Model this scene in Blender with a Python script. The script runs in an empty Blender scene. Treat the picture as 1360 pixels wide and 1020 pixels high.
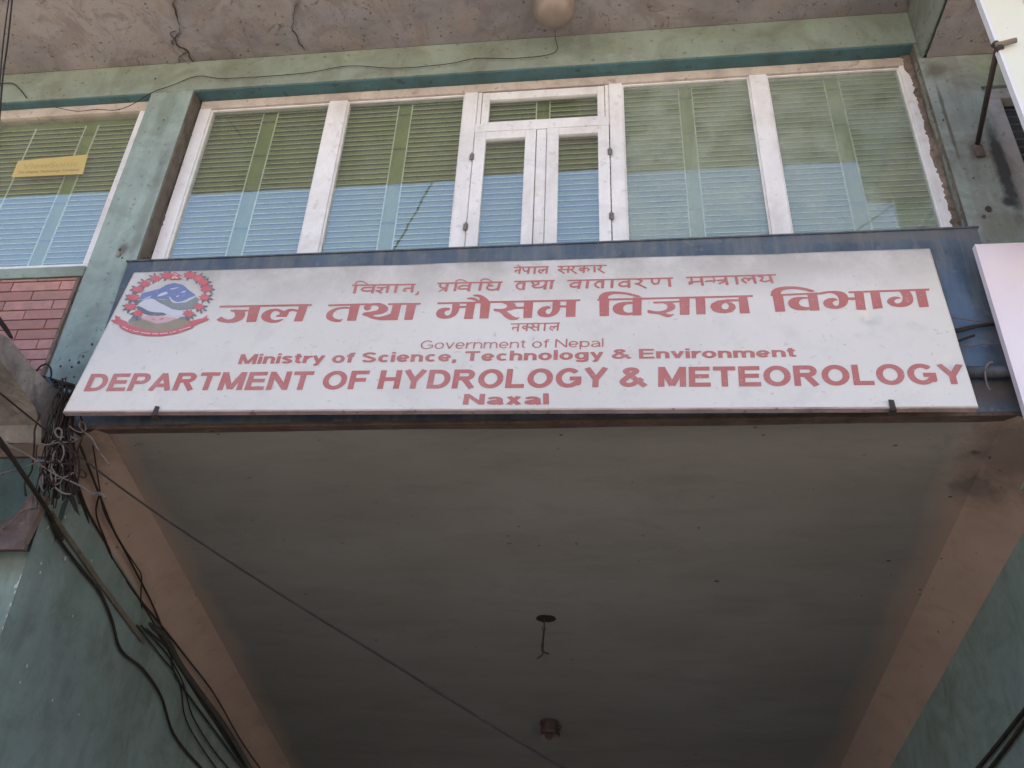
import bpy, math, random
import numpy as np
from mathutils import Vector, Matrix, noise
from mathutils.geometry import delaunay_2d_cdt

random.seed(7)
R = math.radians
SC = bpy.context.scene
COL = SC.collection
EYE = 1.6                      # all coordinates below are relative to the eye; lifted by EYE at the end

# ------------------------------------------------------------------ camera, sky, sun, exposure
CAM = [[0.9929, 0.11164, 0.04115], [-0.02036, 0.50015, -0.8657], [-0.11723, 0.85871, 0.49887]]  # right, down, forward
FPX = 1100.0
cd = bpy.data.cameras.new('camera')
cam = bpy.data.objects.new('camera', cd)
COL.objects.link(cam)
cam.matrix_world = Matrix(((CAM[0][0], -CAM[1][0], -CAM[2][0], 0), (CAM[0][1], -CAM[1][1], -CAM[2][1], 0),
                           (CAM[0][2], -CAM[1][2], -CAM[2][2], EYE), (0, 0, 0, 1)))
cd.sensor_width = 36
cd.lens = FPX / 1360 * 36
cd.clip_start = 0.05
cd.clip_end = 2000
SC.camera = cam

SUN_EL, SUN_ROT = R(52), R(18)
w = bpy.data.worlds.new('World')
SC.world = w
w.use_nodes = True
nt = w.node_tree
nt.nodes.clear()
sky = nt.nodes.new('ShaderNodeTexSky')
sky.sky_type = 'NISHITA'
sky.sun_disc = False
sky.sun_elevation = SUN_EL
sky.sun_rotation = SUN_ROT
sky.air_density = 0.8
sky.dust_density = 5.0
sky.ozone_density = 0.7
bg = nt.nodes.new('ShaderNodeBackground')
bg.inputs['Strength'].default_value = 0.15
wo = nt.nodes.new('ShaderNodeOutputWorld')
nt.links.new(sky.outputs[0], bg.inputs[0])
nt.links.new(bg.outputs[0], wo.inputs[0])
sd = bpy.data.lights.new('sun', 'SUN')
sd.energy = 4.8
sd.angle = R(0.5)
sd.color = (1, .94, .85)
sun = bpy.data.objects.new('sun', sd)
COL.objects.link(sun)
dv = Vector((math.sin(SUN_ROT) * math.cos(SUN_EL), math.cos(SUN_ROT) * math.cos(SUN_EL), math.sin(SUN_EL)))
sun.rotation_euler = dv.to_track_quat('Z', 'Y').to_euler()
SC.view_settings.view_transform = 'Standard'
SC.view_settings.look = 'None'
SC.view_settings.gamma = 1
SC.view_settings.exposure = 1.98
SC.view_settings.use_curve_mapping = False

# ------------------------------------------------------------------ geometry helpers
def ray(px, py):
    a, b, c = (px - 680) / FPX, (py - 510) / FPX, 1.0
    return Vector([CAM[0][i] * a + CAM[1][i] * b + CAM[2][i] * c for i in range(3)])

def at(px, py, Y):
    "the point at depth Y seen at a pixel of the 1360x1020 photograph"
    r = ray(px, py)
    return r * (Y / r.y)

def on(px, py, n, d):
    r = ray(px, py)
    return r * (d / r.dot(Vector(n)))

class MB:
    def __init__(s):
        s.v = []; s.f = []; s.m = []; s.mi = 0
    def face(s, pts):
        i = len(s.v); s.v += [tuple(p) for p in pts]; s.f.append(tuple(range(i, i + len(pts)))); s.m.append(s.mi)
    def box(s, x0, x1, y0, y1, z0, z1):
        i = len(s.v)
        s.v += [(x, y, z) for x in (x0, x1) for y in (y0, y1) for z in (z0, z1)]
        for q in ((0, 1, 3, 2), (4, 6, 7, 5), (0, 4, 5, 1), (2, 3, 7, 6), (0, 2, 6, 4), (1, 5, 7, 3)):
            s.f.append(tuple(i + k for k in q)); s.m.append(s.mi)
        return s
    def prism(s, pts, off):
        "closed solid: polygon pts extruded by off"
        i = len(s.v); n = len(pts); off = Vector(off)
        s.v += [tuple(p) for p in pts] + [tuple(Vector(p) + off) for p in pts]
        s.f.append(tuple(i + k for k in reversed(range(n)))); s.m.append(s.mi)
        s.f.append(tuple(i + n + k for k in range(n))); s.m.append(s.mi)
        for k in range(n):
            s.f.append((i + k, i + (k + 1) % n, i + n + (k + 1) % n, i + n + k)); s.m.append(s.mi)
        return s
    def tube(s, pts, r, seg=8, caps=True, flat=1.0):
        pts = [Vector(p) for p in pts]; n = len(pts); i = len(s.v)
        up = Vector((0.13, -0.7, 0.7)).normalized()
        for k, p in enumerate(pts):
            t = (pts[min(k + 1, n - 1)] - pts[max(k - 1, 0)]).normalized()
            a = t.cross(up)
            if a.length < 1e-3: a = t.cross(Vector((1, 0, 0)))
            a.normalize(); b = t.cross(a).normalized()
            rr = r[k] if isinstance(r, (list, tuple)) else r
            for j in range(seg):
                q = 2 * math.pi * j / seg
                s.v.append(tuple(p + a * (rr * math.cos(q)) + b * (rr * math.sin(q) * flat)))
        for k in range(n - 1):
            for j in range(seg):
                s.f.append((i + k * seg + j, i + k * seg + (j + 1) % seg, i + (k + 1) * seg + (j + 1) % seg, i + (k + 1) * seg + j)); s.m.append(s.mi)
        if caps:
            s.f.append(tuple(i + j for j in range(seg))); s.m.append(s.mi)
            s.f.append(tuple(i + (n - 1) * seg + j for j in reversed(range(seg)))); s.m.append(s.mi)
        return s
    def lathe(s, prof, c, ax=(0, 0, 1), seg=28):
        ax = Vector(ax).normalized(); a = ax.cross(Vector((0, 1, 0)) if abs(ax.y) < .9 else Vector((1, 0, 0))).normalized(); b = ax.cross(a)
        i = len(s.v); c = Vector(c)
        for (r, h) in prof:
            for j in range(seg):
                q = 2 * math.pi * j / seg
                s.v.append(tuple(c + ax * h + a * r * math.cos(q) + b * r * math.sin(q)))
        for k in range(len(prof) - 1):
            for j in range(seg):
                s.f.append((i + k * seg + j, i + k * seg + (j + 1) % seg, i + (k + 1) * seg + (j + 1) % seg, i + (k + 1) * seg + j)); s.m.append(s.mi)
        return s
    def build(s, name, mats, parent=None, smooth=False, bevel=0, recalc=True):
        me = bpy.data.meshes.new(name)
        off = Vector((0, 0, 0))
        if parent is not None:
            p = parent
            while p is not None:
                off += p.location; p = p.parent
        me.from_pydata([tuple(Vector(v) - off) for v in s.v], [], s.f)
        if not isinstance(mats, (list, tuple)): mats = [mats]
        for m in mats: me.materials.append(m)
        if len(mats) > 1: me.polygons.foreach_set('material_index', s.m)
        if smooth: me.polygons.foreach_set('use_smooth', [True] * len(me.polygons))
        me.update()
        if recalc:
            import bmesh
            bm = bmesh.new(); bm.from_mesh(me)
            bmesh.ops.recalc_face_normals(bm, faces=bm.faces); bm.to_mesh(me); bm.free()
        o = bpy.data.objects.new(name, me); COL.objects.link(o)
        if parent is not None: o.parent = parent
        if bevel:
            b = o.modifiers.new('edge', 'BEVEL'); b.width = bevel; b.segments = 2; b.limit_method = 'ANGLE'; b.angle_limit = R(40)
        return o

def tag(o, label=None, cat=None, group=None, kind=None):
    if label: o['label'] = label
    if cat: o['category'] = cat
    if group: o['group'] = group
    if kind: o['kind'] = kind
    return o

def thing(name, label, cat, loc=(0, 0, 0), group=None):
    o = bpy.data.objects.new(name, None); COL.objects.link(o); o.location = loc
    o.empty_display_size = .1
    return tag(o, label, cat, group)

def smooth_path(pts, n=6):
    "Catmull-Rom through the points"
    P = [Vector(p) for p in pts]
    P = [P[0] * 2 - P[1]] + P + [P[-1] * 2 - P[-2]]
    out = []
    for i in range(1, len(P) - 2):
        for k in range(n):
            t = k / n
            a, b, c, d = P[i - 1], P[i], P[i + 1], P[i + 2]
            out.append(.5 * ((2 * b) + (c - a) * t + (2 * a - 5 * b + 4 * c - d) * t * t + (3 * b - a - 3 * c + d) * t ** 3))
    out.append(P[-2])
    return out

# ------------------------------------------------------------------ materials
class NT:
    def __init__(s, name):
        s.mat = bpy.data.materials.new(name); s.mat.use_nodes = True
        s.t = s.mat.node_tree; s.t.nodes.clear()
        s.out = s.t.nodes.new('ShaderNodeOutputMaterial')
        s.pos = s.t.nodes.new('ShaderNodeNewGeometry').outputs['Position']
    def n(s, kind, **kw):
        nd = s.t.nodes.new(kind)
        for k, v in kw.items():
            if k == 'ins':
                for kk, vv in v.items():
                    if hasattr(vv, 'is_linked') or isinstance(vv, bpy.types.NodeSocket): s.t.links.new(vv, nd.inputs[kk])
                    else: nd.inputs[kk].default_value = vv
            else: setattr(nd, k, v)
        return nd
    def map(s, scale=(1, 1, 1), loc=(0, 0, 0), rot=(0, 0, 0)):
        m = s.n('ShaderNodeMapping', ins={'Vector': s.pos, 'Scale': scale, 'Location': loc, 'Rotation': rot})
        return m.outputs[0]
    def noise(s, scale, detail=5, rough=.6, stretch=(1, 1, 1), loc=(0, 0, 0), dist=0):
        v = s.map(stretch, loc)
        return s.n('ShaderNodeTexNoise', ins={'Vector': v, 'Scale': scale, 'Detail': detail, 'Roughness': rough, 'Distortion': dist}).outputs['Fac']
    def ramp(s, fac, a, b, lo=0., hi=1.):
        m = s.n('ShaderNodeMapRange', ins={'Value': fac, 'From Min': a, 'From Max': b, 'To Min': lo, 'To Max': hi})
        m.clamp = True
        return m.outputs[0]
    def math(s, op, a, b=0.):
        return s.n('ShaderNodeMath', operation=op, ins={0: a, 1: b}).outputs[0]
    def mix(s, f, a, b):
        nd = s.n('ShaderNodeMix', data_type='RGBA')
        for i, v in ((0, f), (6, a), (7, b)):
            if isinstance(v, bpy.types.NodeSocket): s.t.links.new(v, nd.inputs[i])
            else: nd.inputs[i].default_value = v if i == 0 else (*v, 1)
        return nd.outputs[2]
    def bump(s, h, strength=.3, dist=.01):
        return s.n('ShaderNodeBump', ins={'Height': h, 'Strength': strength, 'Distance': dist}).outputs[0]
    def surf(s, col, rough=.8, normal=None, metallic=0, spec=.3, **kw):
        p = s.n('ShaderNodeBsdfPrincipled')
        for k, v in (('Base Color', col), ('Roughness', rough), ('Metallic', metallic), ('Specular IOR Level', spec)):
            if isinstance(v, bpy.types.NodeSocket): s.t.links.new(v, p.inputs[k])
            else: p.inputs[k].default_value = (*v, 1) if isinstance(v, tuple) else v
        if normal: s.t.links.new(normal, p.inputs['Normal'])
        for k, v in kw.items(): p.inputs[k].default_value = v
        s.t.links.new(p.outputs[0], s.out.inputs[0])
        return s.mat

def painted(name, c, dirt=(.05, .045, .04), amt=.5, var=.12, scale=1.6, rough=.75, streak=.3, bumps=.25, spots=.5, under=None, peel=.0, spec=.25, stains=(), sscale=5):
    t = NT(name)
    n1 = t.noise(scale, 6, .62)
    c2 = tuple(min(1, x * (1 + var)) for x in c); c1 = tuple(x * (1 - var) for x in c)
    col = t.mix(t.ramp(n1, .3, .7), c1, c2)
    fine = t.noise(38, 4, .7, loc=(3, 1, 2))
    col = t.mix(t.ramp(fine, .35, .75, 0, .18), col, tuple(x * .6 for x in c))
    if under:
        pl = t.noise(3.1, 8, .72, loc=(9, 4, 7), dist=.4)
        col = t.mix(t.ramp(pl, .66 - peel * .2, .69 - peel * .2), col, under)
    n2 = t.noise(scale * 1.7, 8, .7, loc=(5, 8, 2), dist=.6)
    col = t.mix(t.ramp(n2, .46, .70, 0, amt), col, dirt)
    st = t.noise(sscale, 5, .6, stretch=(1, 1, .12), loc=(2, 0, 1))
    col = t.mix(t.ramp(st, .47, .70, 0, streak), col, dirt)
    sp = t.noise(16, 3, .5, loc=(1, 7, 3))
    col = t.mix(t.ramp(sp, .635, .665, 0, spots), col, dirt)
    mott = t.noise(7, 7, .68, loc=(6, 3, 9), dist=.5)
    col = t.mix(t.ramp(mott, .45, .68, 0, amt * .55), col, tuple(.5 * x + .5 * d for x, d in zip(c, dirt)))
    for (x0, z0, rx, rz, dens, dc) in stains:      # stains with a shape of their own, at their place on the wall
        sx = t.n('ShaderNodeSeparateXYZ', ins={0: t.pos})
        wob = t.math('MULTIPLY', t.math('SUBTRACT', t.noise(6, 7, .7, loc=(x0, 2, z0)), .5), 1.6)
        dx = t.math('DIVIDE', t.math('SUBTRACT', sx.outputs[0], x0), rx); dz = t.math('DIVIDE', t.math('SUBTRACT', sx.outputs[2], z0 + 1.6), rz)
        r2 = t.math('ADD', t.math('SQRT', t.math('ADD', t.math('MULTIPLY', dx, dx), t.math('MULTIPLY', dz, dz))), wob)
        col = t.mix(t.ramp(r2, .5, 1.1, dens, 0), col, dc)
    h = t.math('ADD', t.noise(9, 6, .6), t.math('MULTIPLY', fine, .35))
    return t.surf(col, rough, t.bump(h, bumps, .02), spec=spec)

SOOT = (.045, .045, .05)
TEAL = painted('teal_paint', (.30, .385, .355), dirt=(.10, .10, .08), amt=.5, var=.10, streak=.35, bumps=.35, stains=((-3.66, 5.35, .10, .35, .35, (.09, .10, .07)), (-3.60, 3.85, .05, .06, .8, (.10, .09, .08)), (-3.52, 4.2, .05, .7, .45, (.11, .12, .10)), (-3.62, 2.75, .14, .12, .5, (.08, .10, .09))))
TEAL_OLD = painted('worn_teal_paint', (.26, .305, .285), dirt=(.12, .10, .085), amt=.85, var=.22, streak=.5, bumps=.6,
    stains=((2.70, 4.25, .055, .50, .95, SOOT), (2.66, 3.95, .05, .06, .95, SOOT), (2.56, 4.42, .05, .10, .6, (.10, .07, .06)), (2.47, 5.25, .09, .12, .7, (.09, .075, .06)), (2.60, 3.75, .16, .18, .55, (.16, .15, .11)), (2.44, 4.75, .015, .5, .7, (.07, .055, .045))))
BEAM = painted('green_beam_paint', (.245, .30, .255), dirt=(.11, .10, .07), amt=.55, var=.14, streak=.15, bumps=.3)
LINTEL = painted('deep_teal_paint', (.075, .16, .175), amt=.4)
BLUE = painted('navy_fascia_paint', (.07, .098, .135), sscale=13, dirt=(.16, .165, .165), amt=.6, var=.3, scale=2.2, streak=.75, bumps=.4, stains=((2.10, 2.9, .10, .5, .55, (.10, .17, .28)), (1.9, 3.56, .9, .05, .6, (.14, .13, .12)), (2.2, 2.4, .5, .10, .8, (.10, .08, .07))))
WALLGREEN = painted('passage_green_paint', (.21, .27, .245), dirt=(.075, .08, .055), amt=.55, streak=.3, spots=.12)
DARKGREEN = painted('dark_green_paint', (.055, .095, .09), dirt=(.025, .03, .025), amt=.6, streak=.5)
REVEAL = painted('dirty_reveal_plaster', (.15, .13, .105), dirt=(.05, .04, .032), amt=.8, var=.35, scale=4, bumps=.8)
STEP = painted('grey_green_plaster', (.20, .235, .21), dirt=(.11, .10, .09), amt=.7, var=.2, scale=2.5)
FRAMEW = painted('white_window_paint', (.74, .73, .73), dirt=(.28, .23, .19), amt=.28, var=.05, streak=.22, spots=.22, rough=.5, bumps=.15)
FRAMED = painted('dusty_shaded_window_paint', (.52, .45, .39), dirt=(.20, .15, .12), amt=.55, var=.10, scale=3, streak=.2, spots=.6, rough=.6, bumps=.2)  # head rails: dust, with their warm shade mixed into the base colour
FRAMEG = painted('grey_window_paint', (.36, .34, .345), dirt=(.10, .085, .075), amt=.6, var=.15)
MORTAR = painted('crumbled_mortar', (.22, .175, .14), dirt=(.06, .045, .035), amt=.8, var=.4, scale=6, bumps=.8)
LIP = painted('brown_edge_plaster', (.13, .085, .065), dirt=(.04, .035, .03), amt=.7, var=.3, scale=3, bumps=.6)
CONC = painted('weathered_concrete', (.255, .225, .20), dirt=(.07, .06, .052), amt=.85, var=.3, scale=2.5, streak=.5, bumps=.9)
TIMBER = painted('old_brown_timber', (.13, .085, .06), amt=.6, var=.3, scale=4)
RUST = painted('rusty_sheet_metal', (.085, .055, .048), dirt=(.18, .155, .14), amt=.6, var=.4, scale=6, bumps=.4)
PIPE = painted('grey_pipe_plastic', (.075, .08, .095), amt=.4, rough=.5)
CABLE_B = painted('black_cable_rubber', (.026, .020, .017), dirt=(.05, .04, .032), amt=.35, rough=.7, spec=.1)
CABLE_R = painted('brown_cable_rubber', (.035, .018, .014), amt=.4, rough=.7, spec=.1)
CABLE_G = painted('grey_cable_plastic', (.16, .13, .12), amt=.5, rough=.6)
CONDUIT = painted('dusty_conduit_plastic', (.20, .16, .12), amt=.6)
IRON = painted('dark_iron', (.045, .038, .036), dirt=(.12, .08, .06), amt=.5, rough=.6, spec=.15)
HINGEM = painted('grey_hinge_metal', (.22, .21, .21), dirt=(.08, .06, .05), amt=.6, rough=.5)
CERAMIC = painted('brown_lamp_ceramic', (.06, .035, .03), amt=.4, rough=.45)
HOLE = painted('dark_hole_colour', (.012, .011, .01), amt=.1)
TIEM = painted('faded_green_grille', (.13, .16, .10), amt=.2)
BARM = painted('cream_grille_paint', (.84, .85, .70), amt=.2, var=.06, streak=0, spots=.2, rough=.5)
BARD = painted('dark_grille_paint', (.12, .12, .14), amt=.3)
BARN = painted('dark_room_navy', (.03, .03, .05), amt=.3)
GROUND = painted('dusty_street', (.40, .35, .29), amt=.3)
ROOMM = painted('dim_room_paint', (.30, .32, .24), amt=.2)
UPPER = painted('upper_wall_paint', (.24, .36, .33), amt=.4)

def soffit_mat():
    t = NT('stained_soffit_plaster')
    big = t.noise(1.3, 7, .65, dist=.5)
    col = t.mix(t.ramp(big, .38, .62), (.24, .222, .225), (.36, .33, .325))
    pat = t.noise(1.9, 9, .70, loc=(4, 2, 9), dist=1.2)
    col = t.mix(t.ramp(pat, .50, .56, 0, .5), col, (.20, .165, .155))
    wash = t.noise(2.4, 5, .6, stretch=(.5, 1.4, 1), loc=(1, 4, 9))
    col = t.mix(t.ramp(wash, .5, .66, 0, .5), col, (.33, .31, .33))
    warm = t.noise(3.3, 5, .6, loc=(8, 1, 0))
    col = t.mix(t.ramp(warm, .52, .68, 0, .55), col, (.35, .29, .25))
    blk = t.noise(4.5, 10, .78, loc=(1, 5, 3), dist=.9)
    col = t.mix(t.ramp(blk, .575, .66, 0, .7), col, (.085, .072, .07))
    sp = t.noise(22, 4, .6, loc=(1, 2, 3))
    col = t.mix(t.ramp(sp, .635, .66, 0, .65), col, (.06, .05, .05))
    # cracks: thin band of a warped noise
    cr = t.noise(1.1, 6, .75, stretch=(1.8, .5, 1), loc=(2.2, 0, 0), dist=.7)
    d = t.math('ABSOLUTE', t.math('SUBTRACT', cr, .5))
    m = t.ramp(d, .0, .0035, .85, 0)
    gate = t.ramp(t.noise(1.4, 3, .5, loc=(7, 7, 7)), .5, .56)
    col = t.mix(t.math('MULTIPLY', m, gate), col, (.05, .035, .03))
    h = t.math('ADD', pat, t.math('MULTIPLY', t.noise(30, 5, .7), .4))
    return t.surf(col, .9, t.bump(h, .35, .02), spec=.15)
SOFFIT = soffit_mat()

def cove_mat():
    t = NT('terracotta_cove_plaster')
    a = t.noise(2.2, 6, .6)
    col = t.mix(t.ramp(a, .3, .7), (.32, .225, .175), (.37, .27, .215))
    b = t.noise(5, 7, .7, loc=(3, 3, 3), dist=.6)
    col = t.mix(t.ramp(b, .5, .72, 0, .32), col, (.16, .12, .10))
    s = t.noise(22, 3, .5)
    col = t.mix(t.ramp(s, .70, .74, 0, .7), col, (.07, .05, .04))
    sy = t.n('ShaderNodeSeparateXYZ', ins={0: t.pos})
    for (x0, y0, r0) in ((-3.38, 4.42, .30), (2.28, 4.62, .34), (2.20, 4.95, .16)):
        dx = t.math('SUBTRACT', sy.outputs[0], x0); dy = t.math('SUBTRACT', sy.outputs[1], y0)
        rr = t.math('ADD', t.math('DIVIDE', t.math('SQRT', t.math('ADD', t.math('MULTIPLY', dx, dx), t.math('MULTIPLY', dy, dy))), r0), t.math('MULTIPLY', t.math('SUBTRACT', t.noise(7, 7, .7, loc=(x0, 1, 1)), .5), 1.8))
        col = t.mix(t.ramp(rr, .3, 1.1, .62, 0), col, (.07, .062, .06))
    return t.surf(col, .85, t.bump(b, .3, .02), spec=.2)
COVE = cove_mat()

def ceiling_mat():
    "grey plaster that blends into a warm band next to the two coves"
    t = NT('passage_ceiling_plaster')
    sx = t.n('ShaderNodeSeparateXYZ', ins={0: t.pos})
    x = t.math('ADD', sx.outputs[0], t.math('MULTIPLY', sx.outputs[1], .0361))
    x = t.math('ADD', x, t.math('MULTIPLY', t.math('SUBTRACT', t.noise(1.2, 4, .6), .5), .22))
    L = t.ramp(x, -3.04, -2.86, 1, 0); Rr = t.ramp(x, 2.12, 2.34, 0, 1)
    a = t.noise(.8, 6, .6, stretch=(.6, 1.6, 1))
    col = t.mix(t.ramp(a, .35, .65), (.185, .172, .153), (.22, .21, .192))
    st = t.noise(3.2, 8, .7, stretch=(.5, 1.7, 1), loc=(4, 4, 1), dist=.5)
    col = t.mix(t.ramp(st, .5, .75, 0, .5), col, (.135, .122, .11))
    sp = t.noise(13, 4, .6, loc=(6, 0, 2))
    col = t.mix(t.ramp(sp, .70, .73, 0, .6), col, (.06, .05, .045))
    edge = t.math('MAXIMUM', L, Rr)
    col = t.mix(t.math('MULTIPLY', edge, .8), col, (.36, .26, .205))
    sy = t.n('ShaderNodeSeparateXYZ', ins={0: t.pos})
    for (x0, y0, r0) in ((-3.38, 4.42, .30), (2.28, 4.62, .34), (2.20, 4.95, .16)):
        dx = t.math('SUBTRACT', sy.outputs[0], x0); dy = t.math('SUBTRACT', sy.outputs[1], y0)
        rr = t.math('ADD', t.math('DIVIDE', t.math('SQRT', t.math('ADD', t.math('MULTIPLY', dx, dx), t.math('MULTIPLY', dy, dy))), r0), t.math('MULTIPLY', t.math('SUBTRACT', t.noise(7, 7, .7, loc=(x0, 1, 1)), .5), 1.8))
        col = t.mix(t.ramp(rr, .3, 1.1, .62, 0), col, (.07, .062, .06))
    return t.surf(col, .9, t.bump(t.math('ADD', st, t.noise(25, 5, .7)), .2, .015), spec=.15)
CEILM = ceiling_mat()

def brick_mat():
    t = NT('red_facing_tile')
    r = t.n('ShaderNodeObjectInfo').outputs['Random']
    c = t.mix(r, (.36, .165, .135), (.49, .245, .205))
    n = t.noise(14, 5, .6)
    c = t.mix(t.ramp(n, .42, .62, 0, .5), c, (.27, .15, .13))
    d = t.noise(3.5, 7, .7, loc=(2, 2, 2), dist=.5)
    c = t.mix(t.ramp(d, .5, .68, 0, .5), c, (.20, .14, .12))
    return t.surf(c, .6, t.bump(t.noise(60, 4, .6), .15, .004), spec=.3)
BRICK = brick_mat()

def sign_mat():
    t = NT('white_sign_sheet')
    a = t.noise(1.1, 6, .6)
    col = t.mix(t.ramp(a, .35, .7), (.62, .585, .53), (.57, .535, .48))
    sz = t.n('ShaderNodeSeparateXYZ', ins={0: t.pos}).outputs[2]
    g = t.noise(2.2, 7, .7, stretch=(1, 1, .8), loc=(3, 2, 5))
    top = t.ramp(sz, 4.62, 5.02, 0, 1)      # grime that has run down from the top edge
    col = t.mix(t.math('MULTIPLY', top, t.ramp(g, .36, .60, .15, .85)), col, (.33, .30, .26))
    g2 = t.noise(5.5, 6, .7, loc=(9, 2, 1))
    col = t.mix(t.ramp(g2, .52, .70, 0, .35), col, (.43, .40, .37))
    sp = t.noise(28, 4, .6, loc=(2, 2, 2))
    col = t.mix(t.ramp(sp, .65, .68, 0, .45), col, (.33, .31, .30))
    h = t.math('ADD', t.noise(1.7, 3, .5, loc=(4, 0, 0)), t.math('MULTIPLY', t.noise(60, 3, .5), .015))
    return t.surf(col, .34, t.bump(h, .4, .06), spec=.5)
SIGNM = sign_mat()

def ink(name, c, var=.08):
    t = NT(name)
    a = t.noise(3, 5, .6)
    c2 = tuple(min(1, x * .5 + .27) for x in c)
    col = t.mix(t.ramp(a, .45, .8, 0, .35), c, c2)
    f = t.noise(70, 3, .6)
    col = t.mix(t.ramp(f, .62, .7, 0, .3), col, (.62, .6, .6))
    return t.surf(col, .5, spec=.35)
RED = ink('faded_red_ink', (.40, .135, .12))
RED2 = ink('emblem_red_ink', (.50, .12, .13))
E_BLUE = ink('emblem_blue_ink', (.15, .18, .34))
E_GREY = ink('emblem_grey_ink', (.13, .15, .17))
E_DARK = ink('emblem_green_ink', (.19, .21, .20))
E_WHITE = ink('emblem_white_ink', (.52, .52, .56))
E_PINK = ink('emblem_pink_ink', (.52, .34, .35))
E_OLIVE = ink('emblem_olive_ink', (.28, .23, .16))
PALE = ink('pale_ink', (.70, .45, .47))

def plain_sign(name, c, c2, rough=.35):
    t = NT(name)
    a = t.noise(1.5, 5, .6)
    col = t.mix(t.ramp(a, .3, .7), c, c2)
    s = t.noise(20, 4, .6)
    col = t.mix(t.ramp(s, .70, .73, 0, .4), col, tuple(x * .6 for x in c))
    return t.surf(col, rough, t.bump(t.noise(2, 3, .5), .15, .03), spec=.4)
PINKM = plain_sign('pale_pink_sheet', (.66, .585, .645), (.70, .64, .67))
CREAMM = plain_sign('cream_sheet', (.62, .62, .52), (.65, .65, .55))
YELLOWM = plain_sign('yellow_film', (.46, .35, .13), (.52, .40, .16))

def curtain_mat():
    t = NT('green_curtain_cloth')
    a = t.noise(1.8, 4, .6, stretch=(1, 1, .5))
    col = t.mix(t.ramp(a, .3, .7), (.24, .30, .09), (.34, .39, .13))
    f = t.noise(90, 2, .5, stretch=(1, 1, 1.6))
    col = t.mix(t.ramp(f, .4, .7, 0, .25), col, (.08, .10, .04))
    return t.surf(col, .9, t.bump(t.noise(9, 3, .5, stretch=(1, 1, .3)), .4, .03), spec=.1)
CURT = curtain_mat()

def glass_mat(name='window_glass', haze=.05, ior=2.6, dark=(.93, .97, .94)):
    t = NT(name)
    tr = t.n('ShaderNodeBsdfTransparent', ins={0: (*dark, 1)})
    gl = t.n('ShaderNodeBsdfGlossy', ins={'Roughness': .008, 'Color': (1, 1, 1, 1)})
    bm = t.bump(t.noise(1.7, 3, .5), .08, .02)
    t.t.links.new(bm, gl.inputs['Normal'])
    g = t.n('ShaderNodeNewGeometry')
    cs = t.math('ABSOLUTE', t.n('ShaderNodeVectorMath', operation='DOT_PRODUCT', ins={0: g.outputs['Normal'], 1: g.outputs['Incoming']}).outputs['Value'])
    f0 = ((ior - 1) / (ior + 1)) ** 2
    sch = t.math('ADD', t.math('MULTIPLY', t.math('POWER', t.math('SUBTRACT', 1.0, cs), 5.0), 1 - f0), f0)
    mx = t.n('ShaderNodeMixShader', ins={0: sch, 1: tr.outputs[0], 2: gl.outputs[0]})
    df = t.n('ShaderNodeBsdfDiffuse', ins={0: (.44, .50, .42, 1)})
    dust = t.ramp(t.noise(3.5, 7, .7, loc=(2, 3, 4)), .4, .8, haze * .6, haze * 2)
    m2 = t.n('ShaderNodeMixShader', ins={0: dust, 1: mx.outputs[0], 2: df.outputs[0]})
    t.t.links.new(m2.outputs[0], t.out.inputs[0])
    return t.mat
GLASS = glass_mat()
GLASS_THIN = glass_mat('plain_window_glass', .01, 1.4)
GLASS_DUSTY = glass_mat('dusty_window_glass', .25, 2.2)

def globe_mat():
    t = NT('dusty_globe_glass')
    a = t.noise(9, 5, .6)
    col = t.mix(t.ramp(a, .3, .7), (.24, .185, .15), (.18, .14, .12))
    return t.surf(col, .35, None, spec=.5)
GLOBE = globe_mat()

# ------------------------------------------------------------------ ground
m = MB(); m.face([(-600, -600, -1.6), (600, -600, -1.6), (600, 600, -1.6), (-600, 600, -1.6)])
tag(m.build('ground', GROUND, recalc=False), kind='structure')

# ------------------------------------------------------------------ the building
B = thing('office_building', 'teal painted concrete office building with wide upper windows above a covered passage', 'building', (0, 4.6, -1.6))
def part(name, mat, *boxes, bevel=0, parent=None, label=None, smooth=False):
    mm = MB()
    for b in boxes: mm.box(*b)
    o = mm.build(name, mat, parent or B, bevel=bevel, smooth=smooth)
    if label: o['label'] = label
    return o

def rough_panel(name, mat, x0, x1, y, z0, z1, amp=.006, step=.12, parent=None, thick=.3, label=None):
    "front-facing wall face with hand-plastered unevenness, backed by a solid"
    nx = max(2, int((x1 - x0) / step)); nz = max(2, int((z1 - z0) / step)); mm = MB()
    for j in range(nz + 1):
        for i in range(nx + 1):
            x = x0 + (x1 - x0) * i / nx; z = z0 + (z1 - z0) * j / nz
            e = min(i, nx - i, j, nz - j)
            mm.v.append((x, y - (0 if e == 0 else amp * (noise.noise(Vector((x * 1.7, y, z * 1.7))) + .5 * noise.noise(Vector((x * 5, 3, z * 5))))), z))
    for j in range(nz):
        for i in range(nx):
            a = j * (nx + 1) + i
            mm.f.append((a, a + 1, a + nx + 2, a + nx + 1)); mm.m.append(0)
    k = len(mm.v)
    mm.v += [(x0, y + thick, z0), (x1, y + thick, z0), (x1, y + thick, z1), (x0, y + thick, z1)]
    c = [0, nx, (nz + 1) * (nx + 1) - 1, nz * (nx + 1)]
    bot = list(range(0, nx + 1)); top = list(range(nz * (nx + 1), (nz + 1) * (nx + 1)))
    lef = [j * (nx + 1) for j in range(nz + 1)]; rig = [j * (nx + 1) + nx for j in range(nz + 1)]
    mm.f += [tuple(reversed(bot)) + (k, k + 1), tuple(top) + (k + 2, k + 3), tuple(lef) + (k + 3, k), tuple(reversed(rig)) + (k + 1, k + 2), (k, k + 3, k + 2, k + 1)]
    mm.m += [0] * 5
    o = mm.build(name, mat, parent or B)
    if label: o['label'] = label
    return o

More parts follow.
